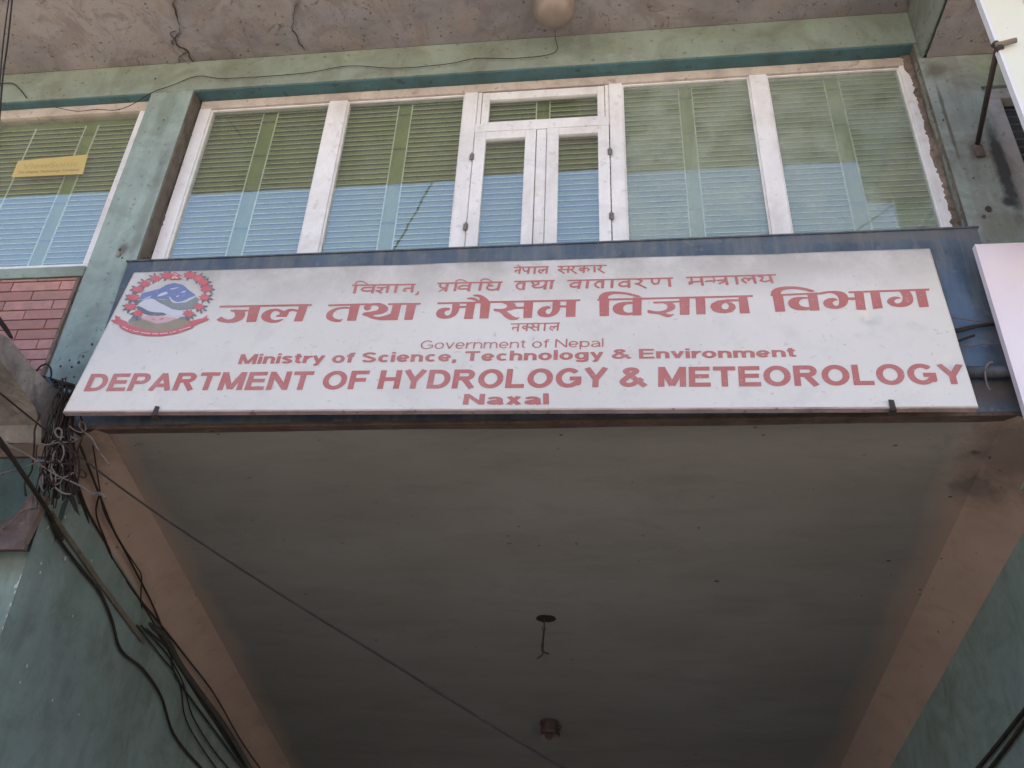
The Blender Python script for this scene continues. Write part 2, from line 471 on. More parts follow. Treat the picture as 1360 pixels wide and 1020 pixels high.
XL, XR = -9.0, 8.0
# roof slabs: deep one over the window wall, lower one to the right; both reach out to y = 3.18
def soffit_slab(name, x0, x1, zb, zt, mat):
    mm = MB(); nx = int((x1 - x0) / .1); ny = 14
    for j in range(ny + 1):
        for i in range(nx + 1):
            x = x0 + (x1 - x0) * i / nx; y = 3.18 + 1.32 * j / ny
            e = min(i, nx - i, j, ny - j)
            mm.v.append((x, y, zb + (0 if e == 0 else .008 * noise.noise(Vector((x * 2, y * 2, zb))) + .003 * noise.noise(Vector((x * 9, y * 9, 1))))))
    for j in range(ny):
        for i in range(nx):
            a = j * (nx + 1) + i; mm.f.append((a, a + nx + 1, a + nx + 2, a + 1)); mm.m.append(0)
    mm.build(name, mat, B, smooth=True, recalc=False)
soffit_slab('overhang_soffit', XL, 2.41, 5.942, 6.1, SOFFIT)
soffit_slab('overhang_soffit', 2.43, XR, 5.40, 6.1, SOFFIT)
part('roof_slab', UPPER, (XL, XR, 3.18, 4.5, 5.965, 6.2))
part('roof_slab', BEAM, (2.412, XR, 3.182, 4.5, 5.425, 5.96))
part('unseen_upper_wall', UPPER, (XL, XR, 3.3, 15, 6.205, 10.5))  # unseen mass overhead, added to block the sun
part('slab_face', STEP, (2.396, 2.411, 3.181, 4.497, 5.402, 5.94))
# beam over the windows
rough_panel('beam', BEAM, XL, 2.395, 4.5, 5.572, 5.938, .004)
# deep-coloured lintel undersides inside the window recesses
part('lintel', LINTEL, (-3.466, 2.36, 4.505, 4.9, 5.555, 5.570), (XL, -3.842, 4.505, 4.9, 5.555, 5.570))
# columns
o = rough_panel('column', TEAL, -3.845, -3.467, 4.502, 2.0, 5.571, .006)
o = rough_panel('column', TEAL_OLD, 2.37, 2.742, 4.502, 2.0, 5.399, .010, .08)
rough_panel('wall', TEAL_OLD, 2.744, XR, 4.505, 2.0, 3.70, .01)
part('column', STEP, (2.3697, 2.4105, 4.504, 4.75, 5.4, 5.571))
rough_panel('wall', BEAM, 2.744, XR, 4.505, 5.06, 5.40, .006)
rough_panel('wall', TEAL, 3.95, XR, 4.506, 3.702, 5.058, .006)
# wall below the left window: sill band, backing, tiles
part('sill', BEAM, (-5.6, -3.847, 4.488, 4.9, 3.607, 3.70), bevel=.004)
part('mortar_bed', MORTAR, (-5.6, -3.847, 4.512, 4.8, 2.0, 3.606))
part('wall', TEAL, (XL, -5.602, 4.5, 4.9, 2.0, 5.571))
# facing tiles, running bond
bw, bh = .385, .0857
tile_mesh = {}
def tile(x0, x1, z0, z1):
    j = .0035; y = 4.500 + random.uniform(-.0015, .0015)
    key = round((x1 - x0), 3), round(z1 - z0, 4)
    cx, cz = (x0 + x1) / 2, (z0 + z1) / 2
    if key not in tile_mesh:
        mm = MB(); hx = (x1 - x0) / 2 - j; hz = (z1 - z0) / 2 - j
        c = .003
        mm.v = [(-hx, .012, -hz), (hx, .012, -hz), (hx, .012, hz), (-hx, .012, hz), (-hx, c, -hz), (hx, c, -hz), (hx, c, hz), (-hx, c, hz),
                (-hx + c, 0, -hz + c), (hx - c, 0, -hz + c), (hx - c, 0, hz - c), (-hx + c, 0, hz - c)]
        mm.f = [(8, 9, 10, 11)] + [(4 + k, 4 + (k + 1) % 4, 8 + (k + 1) % 4, 8 + k) for k in range(4)] + [(k, (k + 1) % 4, 4 + (k + 1) % 4, 4 + k) for k in range(4)]
        mm.m = [0] * 9
        o = mm.build('brick', BRICK, None)
        tile_mesh[key] = o.data
    else:
        o = bpy.data.objects.new('brick', tile_mesh[key]); COL.objects.link(o)
    o.parent = B
    o.location = Vector((cx, y, cz)) - B.location
    o.rotation_euler = (random.uniform(-.006, .006), random.uniform(-.003, .003), random.uniform(-.004, .004))
row = 0; z = 3.576
while z > 2.25:
    z0 = z - bh
    ph = -4.004 if row % 2 == 0 else -4.197
    xs = [-3.886]
    x = ph
    while x > -5.3:
        xs.append(x); x -= bw
    xs.append(-5.3)
    for a, b in zip(xs[1:], xs[:-1]):
        if b - a > .03: tile(a, b, z0, z)
    z = z0; row += 1
for a, b in ((-5.3, -4.9), (-4.9, -4.5), (-4.5, -4.2), (-4.2, -3.886)): tile(a, b, 3.577, 3.604)
mm = MB(); mm.tube([(-3.874 + .006 * noise.noise(Vector((0, 0, k * .7))), 4.503, 3.6 - k * .05) for k in range(28)], .012, 6)
mm.build('mortar_fillet', MORTAR, B)

# ---------------- windows
G = 4.65
def frame_box(name, par, x0, x1, z0, z1, y0=4.61, y1=4.70, bev=.005, mat=None):
    return part(name, mat or FRAMEW, (x0, x1, y0, y1, z0, z1), bevel=bev, parent=par)
def emp(name, loc, parent):
    o = bpy.data.objects.new(name, None); COL.objects.link(o); o.parent = parent; o.location = Vector(loc) - B.location; return o
W1 = emp('ribbon_window', (-.55, 4.65, 3.5), B)
s_ = 4.612 / 4.64
def X(x): return x * s_
ZT, ZB = 5.48, 3.52
frame_box('window_frame', W1, X(-3.455), X(2.375), 5.462, 5.553, mat=FRAMED)          # head
frame_box('window_frame', W1, X(-3.455), X(2.375), 3.44, ZB)              # hidden bottom rail
frame_box('window_frame', W1, X(-3.455), X(-3.353), ZB + .001, 5.461)
frame_box('window_frame', W1, X(2.287), X(2.375), ZB + .001, 5.461)
for a, b in ((-2.298, -2.140), (-1.141, -1.030), (.040, .146), (1.147, 1.284)):
    frame_box('mullion', W1, X(a), X(b), ZB + .001, 5.461)
frame_box('transom_rail', W1, X(-1.029), X(.039), 4.985, 5.075, y0=4.600)
frame_box('mullion', W1, X(-.532), X(-.452), ZB + .001, 4.984)
# reveal fillers beside the transom sash
frame_box('transom_frame', W1, X(-1.029), X(-.995), 5.076, 5.461, y0=4.62)
frame_box('transom_frame', W1, X(.008), X(.039), 5.076, 5.461, y0=4.62)
def pane(x0, x1, z0, z1, mat, par, y=G):
    return part('pane', mat, (x0, x1, y, y + .004, z0, z1), parent=par)
def ring(mm, x0, x1, z0, z1, wl, wr, wt, wb, y0, y1):
    mm.box(x0, x0 + wl, y0, y1, z0, z1); mm.box(x1 - wr, x1, y0, y1, z0, z1)
    mm.box(x0 + wl + .0003, x1 - wr - .0003, y0 + .001, y1, z1 - wt, z1 - .0004); mm.box(x0 + wl + .0003, x1 - wr - .0003, y0 + .001, y1, z0 + .0004, z0 + wb)
for (a, b, mt) in ((-3.353, -2.298, GLASS), (-2.140, -1.141, GLASS), (.146, 1.147, GLASS_DUSTY), (1.284, 2.287, GLASS_DUSTY)):
    pane(a * G / 4.64 - .01, b * G / 4.64 + .01, ZB, ZT - .003, mt, W1)
    mm = MB(); ring(mm, X(a) + .0005, X(b) - .0005, ZB + .002, 5.4605, .012, .012, .014, .014, 4.63, 4.648); mm.build('glazing_bead', FRAMEW, W1)
# transom sash and two casements, standing a little proud
def sash(name, x0, x1, z0, z1, gx0, gx1, gz1, gz0, y0):
    mm = MB(); ring(mm, x0, x1, z0, z1, gx0 - x0, x1 - gx1, z1 - gz1, gz0 - z0, y0, y0 + .04)
    o = mm.build(name, FRAMEW, W1, bevel=.004)
    pane(gx0 - .008, gx1 + .008, gz0 - .008, gz1 + .008, GLASS, W1, y0 + .022)
    return o
sash('transom_sash', X(-.990), X(.004), 5.078, 5.450, X(-.930), X(-.053), 5.366, 5.110, 4.618)
sash('casement', X(-1.024), X(-.536), 3.53, 4.978, X(-.934), X(-.620), 4.900, 3.62, 4.596)
sash('casement', X(-.448), X(.034), 3.53, 4.978, X(-.357), X(-.053), 4.905, 3.62, 4.596)
for (x, z) in ((-1.031, 4.71), (-1.031, 4.007), (.037, 4.686), (.037, 4.048)):
    mm = MB(); mm.tube([(X(x), 4.588, z - .035), (X(x), 4.588, z + .035)], .008, 8); mm.box(X(x) - .018, X(x) + .018, 4.591, 4.5945, z - .03, z + .03)
    mm.build('hinge', HINGEM, W1)
# left window
W2 = emp('side_window', (-4.6, 4.6, 3.7), B)
LG = 4.60
frame_box('window_frame', W2, -5.6, -3.846, 5.445, 5.553, 4.57, 4.66, mat=FRAMED)
frame_box('window_frame', W2, -3.952, -3.846, 3.79, 5.444, 4.572, 4.66)
frame_box('window_frame', W2, -5.6, -3.846, 3.702, 3.789, 4.571, 4.66)
frame_box('window_frame', W2, -5.44, -5.31, 3.79, 5.444, 4.572, 4.66)
pane(-5.6, -3.94, 3.785, 5.46, GLASS, W2, LG)
# far right window, dark
W3 = emp('corner_window', (3.3, 4.6, 4.3), B)
for q in ((2.744, 3.948, 4.955, 5.057), (2.744, 3.948, 3.703, 3.78)): frame_box('window_frame', W3, *q, 4.53, 4.62, mat=FRAMEG)
frame_box('window_frame', W3, 2.745, 2.865, 3.781, 4.954, 4.531, 4.62, mat=FRAMEG); frame_box('window_frame', W3, 3.83, 3.948, 3.781, 4.954, 4.531, 4.62, mat=FRAMEG)
pane(2.86, 3.84, 3.77, 4.96, GLASS_THIN, W3, 4.61)
for k in range(15):
    part('grille_bar', BARD, (2.87, 3.83, 4.585, 4.591, 3.85 + k * .074, 3.855 + k * .074), parent=W3)
part('dark_room_sheet', BARN, (2.76, 3.94, 4.64, 4.66, 3.71, 5.05), parent=W3)  # navy sheet carries the darkness of the unlit room in its colour

# ---------------- grilles: slender bars behind the panes
BARU = painted('shaded_bar_underside', (.07, .075, .05), amt=.3)
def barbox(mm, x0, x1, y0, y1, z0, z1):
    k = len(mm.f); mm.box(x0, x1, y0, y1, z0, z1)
    mm.m[k + 4] = 1      # shade below the bar put into its underside colour
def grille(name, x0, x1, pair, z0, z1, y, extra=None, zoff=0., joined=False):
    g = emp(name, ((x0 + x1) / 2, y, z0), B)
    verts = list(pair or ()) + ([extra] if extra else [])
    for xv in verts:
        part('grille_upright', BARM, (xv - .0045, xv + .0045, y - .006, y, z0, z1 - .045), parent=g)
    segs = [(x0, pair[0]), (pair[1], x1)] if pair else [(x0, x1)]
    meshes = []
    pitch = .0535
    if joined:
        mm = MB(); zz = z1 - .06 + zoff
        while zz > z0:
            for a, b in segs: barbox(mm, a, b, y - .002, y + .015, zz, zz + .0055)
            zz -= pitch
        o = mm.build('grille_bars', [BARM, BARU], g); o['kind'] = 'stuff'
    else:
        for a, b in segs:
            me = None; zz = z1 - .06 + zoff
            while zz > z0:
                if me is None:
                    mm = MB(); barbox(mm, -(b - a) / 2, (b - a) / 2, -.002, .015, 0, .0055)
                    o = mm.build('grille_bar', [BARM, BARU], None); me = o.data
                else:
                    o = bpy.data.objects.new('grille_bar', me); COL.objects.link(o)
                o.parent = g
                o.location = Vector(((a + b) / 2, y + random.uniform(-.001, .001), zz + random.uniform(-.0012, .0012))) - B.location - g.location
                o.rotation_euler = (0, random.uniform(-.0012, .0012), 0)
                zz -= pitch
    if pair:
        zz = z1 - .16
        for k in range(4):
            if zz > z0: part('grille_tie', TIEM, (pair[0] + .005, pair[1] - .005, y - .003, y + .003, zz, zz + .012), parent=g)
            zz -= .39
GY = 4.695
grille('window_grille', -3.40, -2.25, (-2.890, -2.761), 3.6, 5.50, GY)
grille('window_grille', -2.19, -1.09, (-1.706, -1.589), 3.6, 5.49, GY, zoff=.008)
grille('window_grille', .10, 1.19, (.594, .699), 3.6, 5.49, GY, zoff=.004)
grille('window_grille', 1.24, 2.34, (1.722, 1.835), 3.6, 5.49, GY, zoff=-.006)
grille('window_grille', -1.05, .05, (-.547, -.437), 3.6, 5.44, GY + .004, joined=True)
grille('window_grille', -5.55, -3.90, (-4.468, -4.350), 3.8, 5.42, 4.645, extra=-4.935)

# irregular mortar where the frame was set into the wall
def crumble(pts, r, name='mortar_fillet', mat=MORTAR):
    mm = MB(); P = smooth_path(pts, 10)
    for k in range(len(P)):
        P[k] = P[k] + Vector((noise.noise(P[k] * 9) * .016, 0, 0))
    mm.tube(P, [r * (1 + .8 * noise.noise(Vector((k * .35, 2, r * 40)))) for k in range(len(P))], 8, flat=.8)
    mm.build(name, mat, B)
def ragged(name, mat, xe, side, w, amp, y, z0, z1, th=.006, seed=0):
    "thin skim of mortar or grime lapping onto the frame; one straight edge at xe, one ragged"
    n = int((z1 - z0) / .008); mm = MB(); I = []
    for k in range(n + 1):
        z = z0 + (z1 - z0) * k / n
        q = w * (.55 + amp * (noise.noise(Vector((seed, z * 3, 1))) + .7 * noise.noise(Vector((seed, z * 11, 2))) + .5 * noise.noise(Vector((seed, z * 37, 3)))))
        I.append((xe + side * max(.001, q), z))
    for k in range(n + 1):
        b = th * (1 + .8 * noise.noise(Vector((seed, k * .3, 7))))
        mm.v += [(xe, y, I[k][1]), (xe, y - b, I[k][1]), (I[k][0] - side * .0015, y - b, I[k][1]), (I[k][0], y, I[k][1])]
    for k in range(n):
        for q in range(3): mm.f.append((4 * k + q, 4 * k + q + 1, 4 * k + q + 5, 4 * k + q + 4)); mm.m.append(0)
    mm.build(name, mat, B)
part('reveal', REVEAL, (-3.4655, -3.452, 4.506, 4.66, 3.45, 5.553))
part('reveal', REVEAL, (2.362, 2.3695, 4.506, 4.66, 3.45, 5.553))
ragged('mortar_skim', REVEAL, -3.4515, 1, .022, 1.1, 4.6105, 3.5, 5.50, .004, 3)
ragged('mortar_skim', MORTAR, 2.3615, -1, .060, .55, 4.6105, 3.5, 5.552, .02, 9)
ragged('mortar_skim', STEP, 2.3690, -1, .020, .6, 4.555, 3.5, 5.39, .03, 5)

# rooms behind the windows
part('room_wall', ROOMM, (-5.6, 2.368, 7.2, 7.3, 3.3, 5.9), (-5.6, 2.368, 4.91, 7.2, 3.3, 3.40), (-5.6, 2.368, 4.91, 7.2, 5.6, 5.7),
     (-5.7, -5.61, 4.91, 7.2, 3.4, 5.6), (2.372, 2.42, 4.91, 7.2, 3.4, 5.6))

CRACK = painted('open_crack', (.06, .045, .038), amt=.3)
def crack(pts, w, z=5.936):
    P = smooth_path([ray(*p) * (z / ray(*p).z) for p in pts], 8); mm = MB()
    L = []
    for k, p in enumerate(P):
        t = (P[min(k + 1, len(P) - 1)] - P[max(k - 1, 0)]).normalized(); n = Vector((-t.y, t.x, 0))
        j = n * (noise.noise(p * 14) * .03 + noise.noise(p * 40) * .012); ww = w * max(.15, .6 + 1.3 * noise.noise(p * 9)) * min(1, k / 4 + .2, (len(P) - 1 - k) / 4 + .1)
        L.append((p + j + n * ww, p + j - n * ww))
    for a, b in L: mm.v += [tuple(a), tuple(b), tuple(b + Vector((0, 0, .01))), tuple(a + Vector((0, 0, .01)))]
    for k in range(len(L) - 1):
        for q in range(4): mm.f.append((4 * k + q, 4 * k + (q + 1) % 4, 4 * k + 4 + (q + 1) % 4, 4 * k + 4 + q)); mm.m.append(0)
    mm.build('crack', CRACK, B)
crack([(230, -12), (233, 12), (238, 38), (234, 54), (246, 68), (258, 82)], .0038, 5.930)
crack([(392, -12), (396, 4), (388, 30), (396, 50), (405, 68)], .002, 5.930)
crack([(233, 40), (228, 50), (229, 60)], .0018, 5.930)
crack([(246, 66), (240, 74), (238, 84)], .0015, 5.930)
def chip(px, py, r, Y, mat, sd):
    c = at(px, py, Y); mm = MB()
    mm.prism([(c.x + r * math.cos(a) * (1 + .5 * noise.noise(Vector((a * 2, sd, 0)))), Y, c.z + r * 1.3 * math.sin(a) * (1 + .5 * noise.noise(Vector((a * 2, sd, 5))))) for a in [2 * math.pi * k / 16 for k in range(16)]], (0, .004, 0))
    mm.build('chipped_spot', mat, B)
for k, (px, py, r, mt) in enumerate(((157, 338, .030, CONC), (159, 331, .014, CRACK), (162, 342, .010, CRACK), (217, 159, .009, CRACK), (206, 104, .012, CRACK), (104, 481, .016, CRACK), (95, 487, .011, CRACK), (110, 473, .012, CRACK), (80, 486, .011, CRACK), (122, 457, .014, CRACK), (98, 500, .010, CRACK), (92, 478, .008, CRACK), (1313, 277, .035, CRACK), (1307, 287, .022, LIP), (1293, 236, .010, CRACK), (1253, 159, .010, CRACK), (440, 190, .001, CRACK))):
    chip(px, py, r * .55, 4.4925, mt, k)

# ---------------- canopy over the passage
def zc(y): return 2.28 - .3237 * (y - 4.35)
def sh(y): return -.0361 * (y - 4.4)
YB = 10.6
def fascia():
    mm = MB(); nx, nz = 60, 14
    x0, x1, z0, z1 = -3.41, 2.335, 2.285, 3.60
    rough_panel('fascia', BLUE, x0, x1, 4.35, z0, z1, .006, .1, thick=.15)
fascia()
part('fascia_cap', BLUE, (-3.42, 2.345, 4.338, 4.60, 3.601, 3.612), bevel=.003)
part('floor_slab', CONC, (-3.44, 2.36, 4.505, 4.90, 2.6, 3.43))
# sloping ceiling with coves, swept along the passage
def passage():
    mm = MB(); ny, nx = 60, 44
    for j in range(ny + 1):
        y = 4.352 + (YB - 4.352) * j / ny
        for i in range(nx + 1):
            x = -3.19 + (2.195 + 3.19) * i / nx
            e = min(i, nx - i)
            mm.v.append((x + sh(y), y, zc(y) - (0 if e == 0 or j == 0 else .008 * noise.noise(Vector((x * 1.1, y * 1.3, 3))))))
    for j in range(ny):
        for i in range(nx):
            a = j * (nx + 1) + i; mm.f.append((a, a + nx + 1, a + nx + 2, a + 1)); mm.m.append(0)
    mm.build('passage_ceiling', CEILM, B, smooth=True, recalc=False)
    for side in (-1, 1):
        mm = MB(); n = 10
        for j in range(ny + 1):
            y = 4.352 + (YB - 4.352) * j / ny
            for k in range(n + 1):
                q = k / n
                xi = -3.19 if side < 0 else 2.195; xo = -3.44 if side < 0 else 2.45
                th = q * math.pi / 2
                x = xi + (xo - xi) * (.55 * math.sin(th) + .45 * q); zz = zc(y) - .24 * (.55 * (1 - math.cos(th)) + .45 * q)
                if 0 < k < n: zz += .006 * noise.noise(Vector((q * 2, y * 2, side)))
                mm.v.append((x + sh(y), y, zz))
        for j in range(ny):
            for k in range(n):
                a = j * (n + 1) + k; mm.f.append((a, a + n + 1, a + n + 2, a + 1)); mm.m.append(0)
        mm.build('cove', COVE, B, smooth=True, recalc=False)
    for side in (-1, 1):
        mm = MB(); xo = -3.44 if side < 0 else 2.45
        ny2, nz = 40, 24
        for j in range(ny2 + 1):
            y = 4.40 + (YB - 4.40) * j / ny2
            for k in range(nz + 1):
                zt = zc(y) - .24; zz = -1.6 + (zt + 1.6) * k / nz
                e = 0 if k in (0, nz) or j == 0 else 1
                mm.v.append((xo + sh(y) - side * e * .010 * noise.noise(Vector((y * 1.3, zz * 1.3, side * 4))), y, zz))
        for j in range(ny2):
            for k in range(nz):
                a = j * (nz + 1) + k; mm.f.append((a, a + nz + 1, a + nz + 2, a + 1)); mm.m.append(0)
        mm.build('passage_wall', WALLGREEN, B, smooth=True, recalc=False)
    part('unseen_open_end_slab', CONC, (-3.9, 2.6, YB, 15, .262, .45))  # unseen far end, opened up to let light onto the deep ceiling
passage()
def ceil_mark(px, py, r, mat, sd, asp=.5):
    nc = (0, .3237, 1); c = on(px, py, nc, 2.28 + .3237 * 4.35 - .010); mm = MB(); t = Vector((0, 1, -.3237)).normalized()
    mm.prism([c + Vector((1, 0, 0)) * (r * math.cos(a) * (1 + .9 * noise.noise(Vector((a * 1.6, sd, 0))))) + t * (asp * r * math.sin(a) * (1 + .9 * noise.noise(Vector((a * 2, sd, 5))))) for a in [2 * math.pi * k / 14 for k in range(14)]], (0, 0, .002))
    mm.build('plaster_mark', mat, B)
random.seed(3)
for (px, py, r) in ((160, 574, .02), (281, 573, .022), (290, 577, .012), (180, 592, .01), (166, 657, .035), (158, 655, .018), (164, 640, .012), (223, 757, .014), (285, 846, .01), (745, 578, .012), (1003, 568, .013), (1014, 578, .012), (676, 722, .018), (675, 712, .01), (318, 980, .02), (952, 772, .02), (1222, 783, .012), (1222, 790, .009), (1277, 700, .014), (1311, 637, .012), (1180, 745, .016), (1250, 742, .01), (1262, 660, .012), (1296, 601, .03), (1318, 608, .03), (1190, 592, .012)):
    ceil_mark(px, py, r * .8, random.choice((CRACK, LIP)), px * .1)
# fascia underside lip and pier fronts
part('drip_lip', LIP, (-3.41, 2.335, 4.345, 4.47, 2.258, 2.284), bevel=.004)
part('pier', WALLGREEN, (XL, -3.441, 4.42, 4.60, -1.6, 1.48))
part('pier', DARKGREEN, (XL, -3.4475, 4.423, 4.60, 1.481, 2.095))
part('pier', WALLGREEN, (XL, -3.80, 4.60, 15, -1.6, 2.3), (-3.80, -3.66, 4.605, 15, -1.6, .26))
part('pier', TEAL_OLD, (2.452, XR, 4.42, 4.60, -1.6, 1.999))
part('pier', WALLGREEN, (2.47, XR, 4.605, 15, -1.6, 2.3))
part('timber_band', TIMBER, (-6.5, -3.50, 4.40, 4.50, 2.097, 2.19), bevel=.004)
part('pier_head', TEAL_OLD, (2.34, XR, 4.42, 4.50, 2.0, 2.29))
part('cove_front', CONC, (-3.845, -3.412, 4.48, 4.56, 2.0, 2.6))
part('shell', UPPER, (XL, XR, 4.91, 4.95, 5.71, 6.2), (XL, XR, 15, 15.2, .27, 10.4), (XL, XL + .1, 5, 15, -1.6, 6.2), (XR - .1, XR, 5, 15, -1.6, 6.2), (XL, XR, 4.95, 15, 5.75, 5.9))

FLAKE = painted('bare_white_flake', (.55, .56, .53), amt=.3)
for k, (px, py, r) in enumerate(((28, 766, .012), (24, 776, .016), (20, 786, .008), (14, 803, .007), (9, 818, .006), (4, 834, .006), (20, 779, .008), (36, 748, .007))):
    c = at(px, py, 4.418); mm = MB()
    mm.prism([(c.x + r * .6 * math.cos(a) * (1 + .7 * noise.noise(Vector((a * 2, k, 0)))), 4.418, c.z + r * 1.6 * math.sin(a) * (1 + .7 * noise.noise(Vector((a * 2, k, 5))))) for a in [2 * math.pi * j / 12 for j in range(12)]], (0, .004, 0))
    mm.build('paint_flake', FLAKE, B)
random.seed(5)
for k, (px, py) in enumerate(((87, 687), (97, 818), (36, 885), (27, 906), (105, 949), (55, 748), (54, 760), (122, 745), (87, 742), (64, 700), (150, 800), (70, 930))):
    c = on(px, py, (1, .0361, 0), -3.426 + .0361 * 4.4); r = random.uniform(.004, .009); mm = MB()
    mm.prism([c + Vector((0, r * math.cos(a) * random.uniform(.5, 1.2), r * 1.7 * math.sin(a) * random.uniform(.6, 1.2))) for a in [2 * math.pi * j / 8 for j in range(8)]], (-.004, 0, 0))
    mm.build('paint_flake', FLAKE, B)

# ------------------------------------------------------------------ curtains (behind the panes, hung in the room)
def curtain(x0, x1, z0, z1, label, y=4.722):
    mm = MB(); nx = int((x1 - x0) / .02); nz = 12
    ph = random.uniform(0, 6)
    for j in range(nz + 1):
        z = z0 + (z1 - z0) * j / nz
        for i in range(nx + 1):
            x = x0 + (x1 - x0) * i / nx
            mm.v.append((x, y + .004 * math.sin(x * 34 + ph + math.sin(x * 5) * 2) + .003 * noise.noise(Vector((x * 3, z * 1.2, ph))), z))
    for j in range(nz):
        for i in range(nx):
            a = j * (nx + 1) + i; mm.f.append((a, a + 1, a + nx + 2, a + nx + 1)); mm.m.append(0)
    o = mm.build('curtain', CURT, smooth=True, recalc=False)
    tag(o, label, 'curtain', 'green curtains hanging behind the window grilles')
curtain(-5.6, -3.86, 3.6, 5.54, 'green curtain behind the left window that has the yellow sticker', 4.672)
curtain(-3.44, -2.235, 3.5, 5.54, 'green curtain in the wide window, behind the leftmost big pane')
curtain(-2.225, -1.10, 3.5, 5.54, 'green curtain behind the big pane just left of the small casements')
curtain(-1.09, .085, 3.5, 5.54, 'green curtain behind the two small casements and their transom')
curtain(.095, 1.21, 3.5, 5.54, 'green curtain behind the big pane just right of the small casements')
curtain(1.22, 2.36, 3.5, 5.54, 'green curtain in the wide window, behind the rightmost big pane')

# ------------------------------------------------------------------ main sign board
SBL, SBR, STL, STR = at(84, 546, 4.12), at(1299, 540, 4.12), at(178, 362, 4.30), at(1235, 330, 4.30)
O = SBL
ex = (SBR - SBL).normalized()
nrm = ex.cross((STL - SBL).normalized()).normalized()
if nrm.y > 0: nrm = -nrm
ND = nrm.dot(SBL)
ey = nrm.cross(ex).normalized()
if ey.z < 0: ey = -ey
DENTS = []
def S(px, py):
    p = on(px, py, nrm, ND); return (p - O).dot(ex), (p - O).dot(ey)
for (px, py, r, d) in ((1154, 420, .042, .030), (1150, 412, .10, .008), (1262, 481, .05, .018), (1255, 465, .12, .008), (915, 425, .03, .003), (1105, 425, .05, .004), (330, 470, .15, .005), (540, 350, .2, .006), (1020, 345, .25, .008), (1183, 530, .05, .006), (208, 538, .05, .005)):
    DENTS.append((*S(px, py), r, d))
def sign_pt(u, v, off=0):
    dd = sum(d * math.exp(-((u - a) ** 2 + (v - b) ** 2) / (r * r)) for a, b, r, d in DENTS)
    dd += .004 * noise.noise(Vector((u * 1.1, v * 1.6, 4)))
    return O + ex * u + ey * v + nrm * (off - dd)
board = thing('sign_board', 'long white sign with red Nepali and English lettering and a round emblem at its left', 'sign', (-.7, 4.2, 2.2))
uL0, vL0 = S(84, 546); uR0, vR0 = S(1299, 540); uL1, vL1 = S(178, 362); uR1, vR1 = S(1235, 330)
mm = MB(); nx, nz = 420, 100
for lay in (0, -.018):
    for j in range(nz + 1):
        q = j / nz
        for i in range(nx + 1):
            p = i / nx
            u = (uL0 + (uR0 - uL0) * p) * (1 - q) + (uL1 + (uR1 - uL1) * p) * q
            v = (vL0 + (vR0 - vL0) * p) * (1 - q) + (vL1 + (vR1 - vL1) * p) * q
            mm.v.append(tuple(sign_pt(u, v, lay)))
N1 = (nx + 1) * (nz + 1)
for j in range(nz):
    for i in range(nx):
        a = j * (nx + 1) + i; mm.f += [(a, a + 1, a + nx + 2, a + nx + 1), (N1 + a, N1 + a + nx + 1, N1 + a + nx + 2, N1 + a + 1)]
for i in range(nx):
    a = i; mm.f.append((a, N1 + a, N1 + a + 1, a + 1)); a = nz * (nx + 1) + i; mm.f.append((a, a + 1, N1 + a + 1, N1 + a))
for j in range(nz):
    a = j * (nx + 1); mm.f.append((a, a + nx + 1, N1 + a + nx + 1, N1 + a)); a = a + nx; mm.f.append((a, N1 + a, N1 + a + nx + 1, a + nx + 1))
mm.m = [0] * len(mm.f)
mm.build('panel', SIGNM, board, recalc=False, smooth=True)
# folded steel edge under and behind the sheet
def bar_on_sign(u0, v0, u1, v1, w, dep, off):
    a, b = Vector((u0, v0)), Vector((u1, v1)); t = (b - a).normalized(); nn = Vector((-t.y, t.x)) * w / 2
    pts = [sign_pt(*(a + nn), off), sign_pt(*(b + nn), off), sign_pt(*(b - nn), off), sign_pt(*(a - nn), off)]
    return [O + ex * ((p - O).dot(ex)) + ey * ((p - O).dot(ey)) + nrm * off for p in pts], -nrm * dep
mm = MB(); mm.prism(*bar_on_sign(uL0, vL0 - .004, uR0, vR0 - .004, .012, .035, .0)); mm.build('edge_strip', painted('pinkish_sheet_edge', (.40, .30, .29), amt=.5), board)
mm = MB()
mm.prism(*bar_on_sign(uL0 + .02, vL0 + .03, uR0 - .02, vR0 + .03, .03, .03, -.04)); mm.prism(*bar_on_sign(uL1 + .02, vL1 - .03, uR1 - .02, vR1 - .03, .03, .03, -.04))
mm.prism(*bar_on_sign(uL0 + .05, vL0 + .05, uL1 + .05, vL1 - .05, .03, .03, -.04)); mm.prism(*bar_on_sign(uR0 - .05, vR0 + .05, uR1 - .05, vR1 - .05, .03, .03, -.04))
mm.build('back_frame', IRON, board)
for (px, py) in ((208, 545), (1184, 537)):
    u, v = S(px, py); mm = MB()
    q = [O + ex * (u + a) + ey * (v + b) + nrm * .004 for a, b in ((-.015, -.035), (.015, -.035), (.014, .022), (-.013, .026))]
    mm.prism(q, nrm * .008)
    q = [O + ex * (u + a) + ey * (v + b) + nrm * .012 for a, b in ((-.018, -.036), (.018, -.036), (.018, -.046), (-.018, -.046))]
    mm.prism(q, -nrm * .06)
    mm.build('bracket', IRON, board, bevel=.002)

def union_polys(polys):
    vs, fs = [], []
    for p in polys:
        # drop repeats, keep CCW
        q = [Vector(a) for a in p]
        ar = sum(q[i].x * q[(i + 1) % len(q)].y - q[(i + 1) % len(q)].x * q[i].y for i in range(len(q)))
        if ar < 0: q.reverse()
        i = len(vs); vs += q; fs.append(list(range(i, i + len(q))))
    r = delaunay_2d_cdt(vs, [], fs, 1, 1e-5)
    return r[0], [t for t, o in zip(r[2], r[5]) if len(o)]

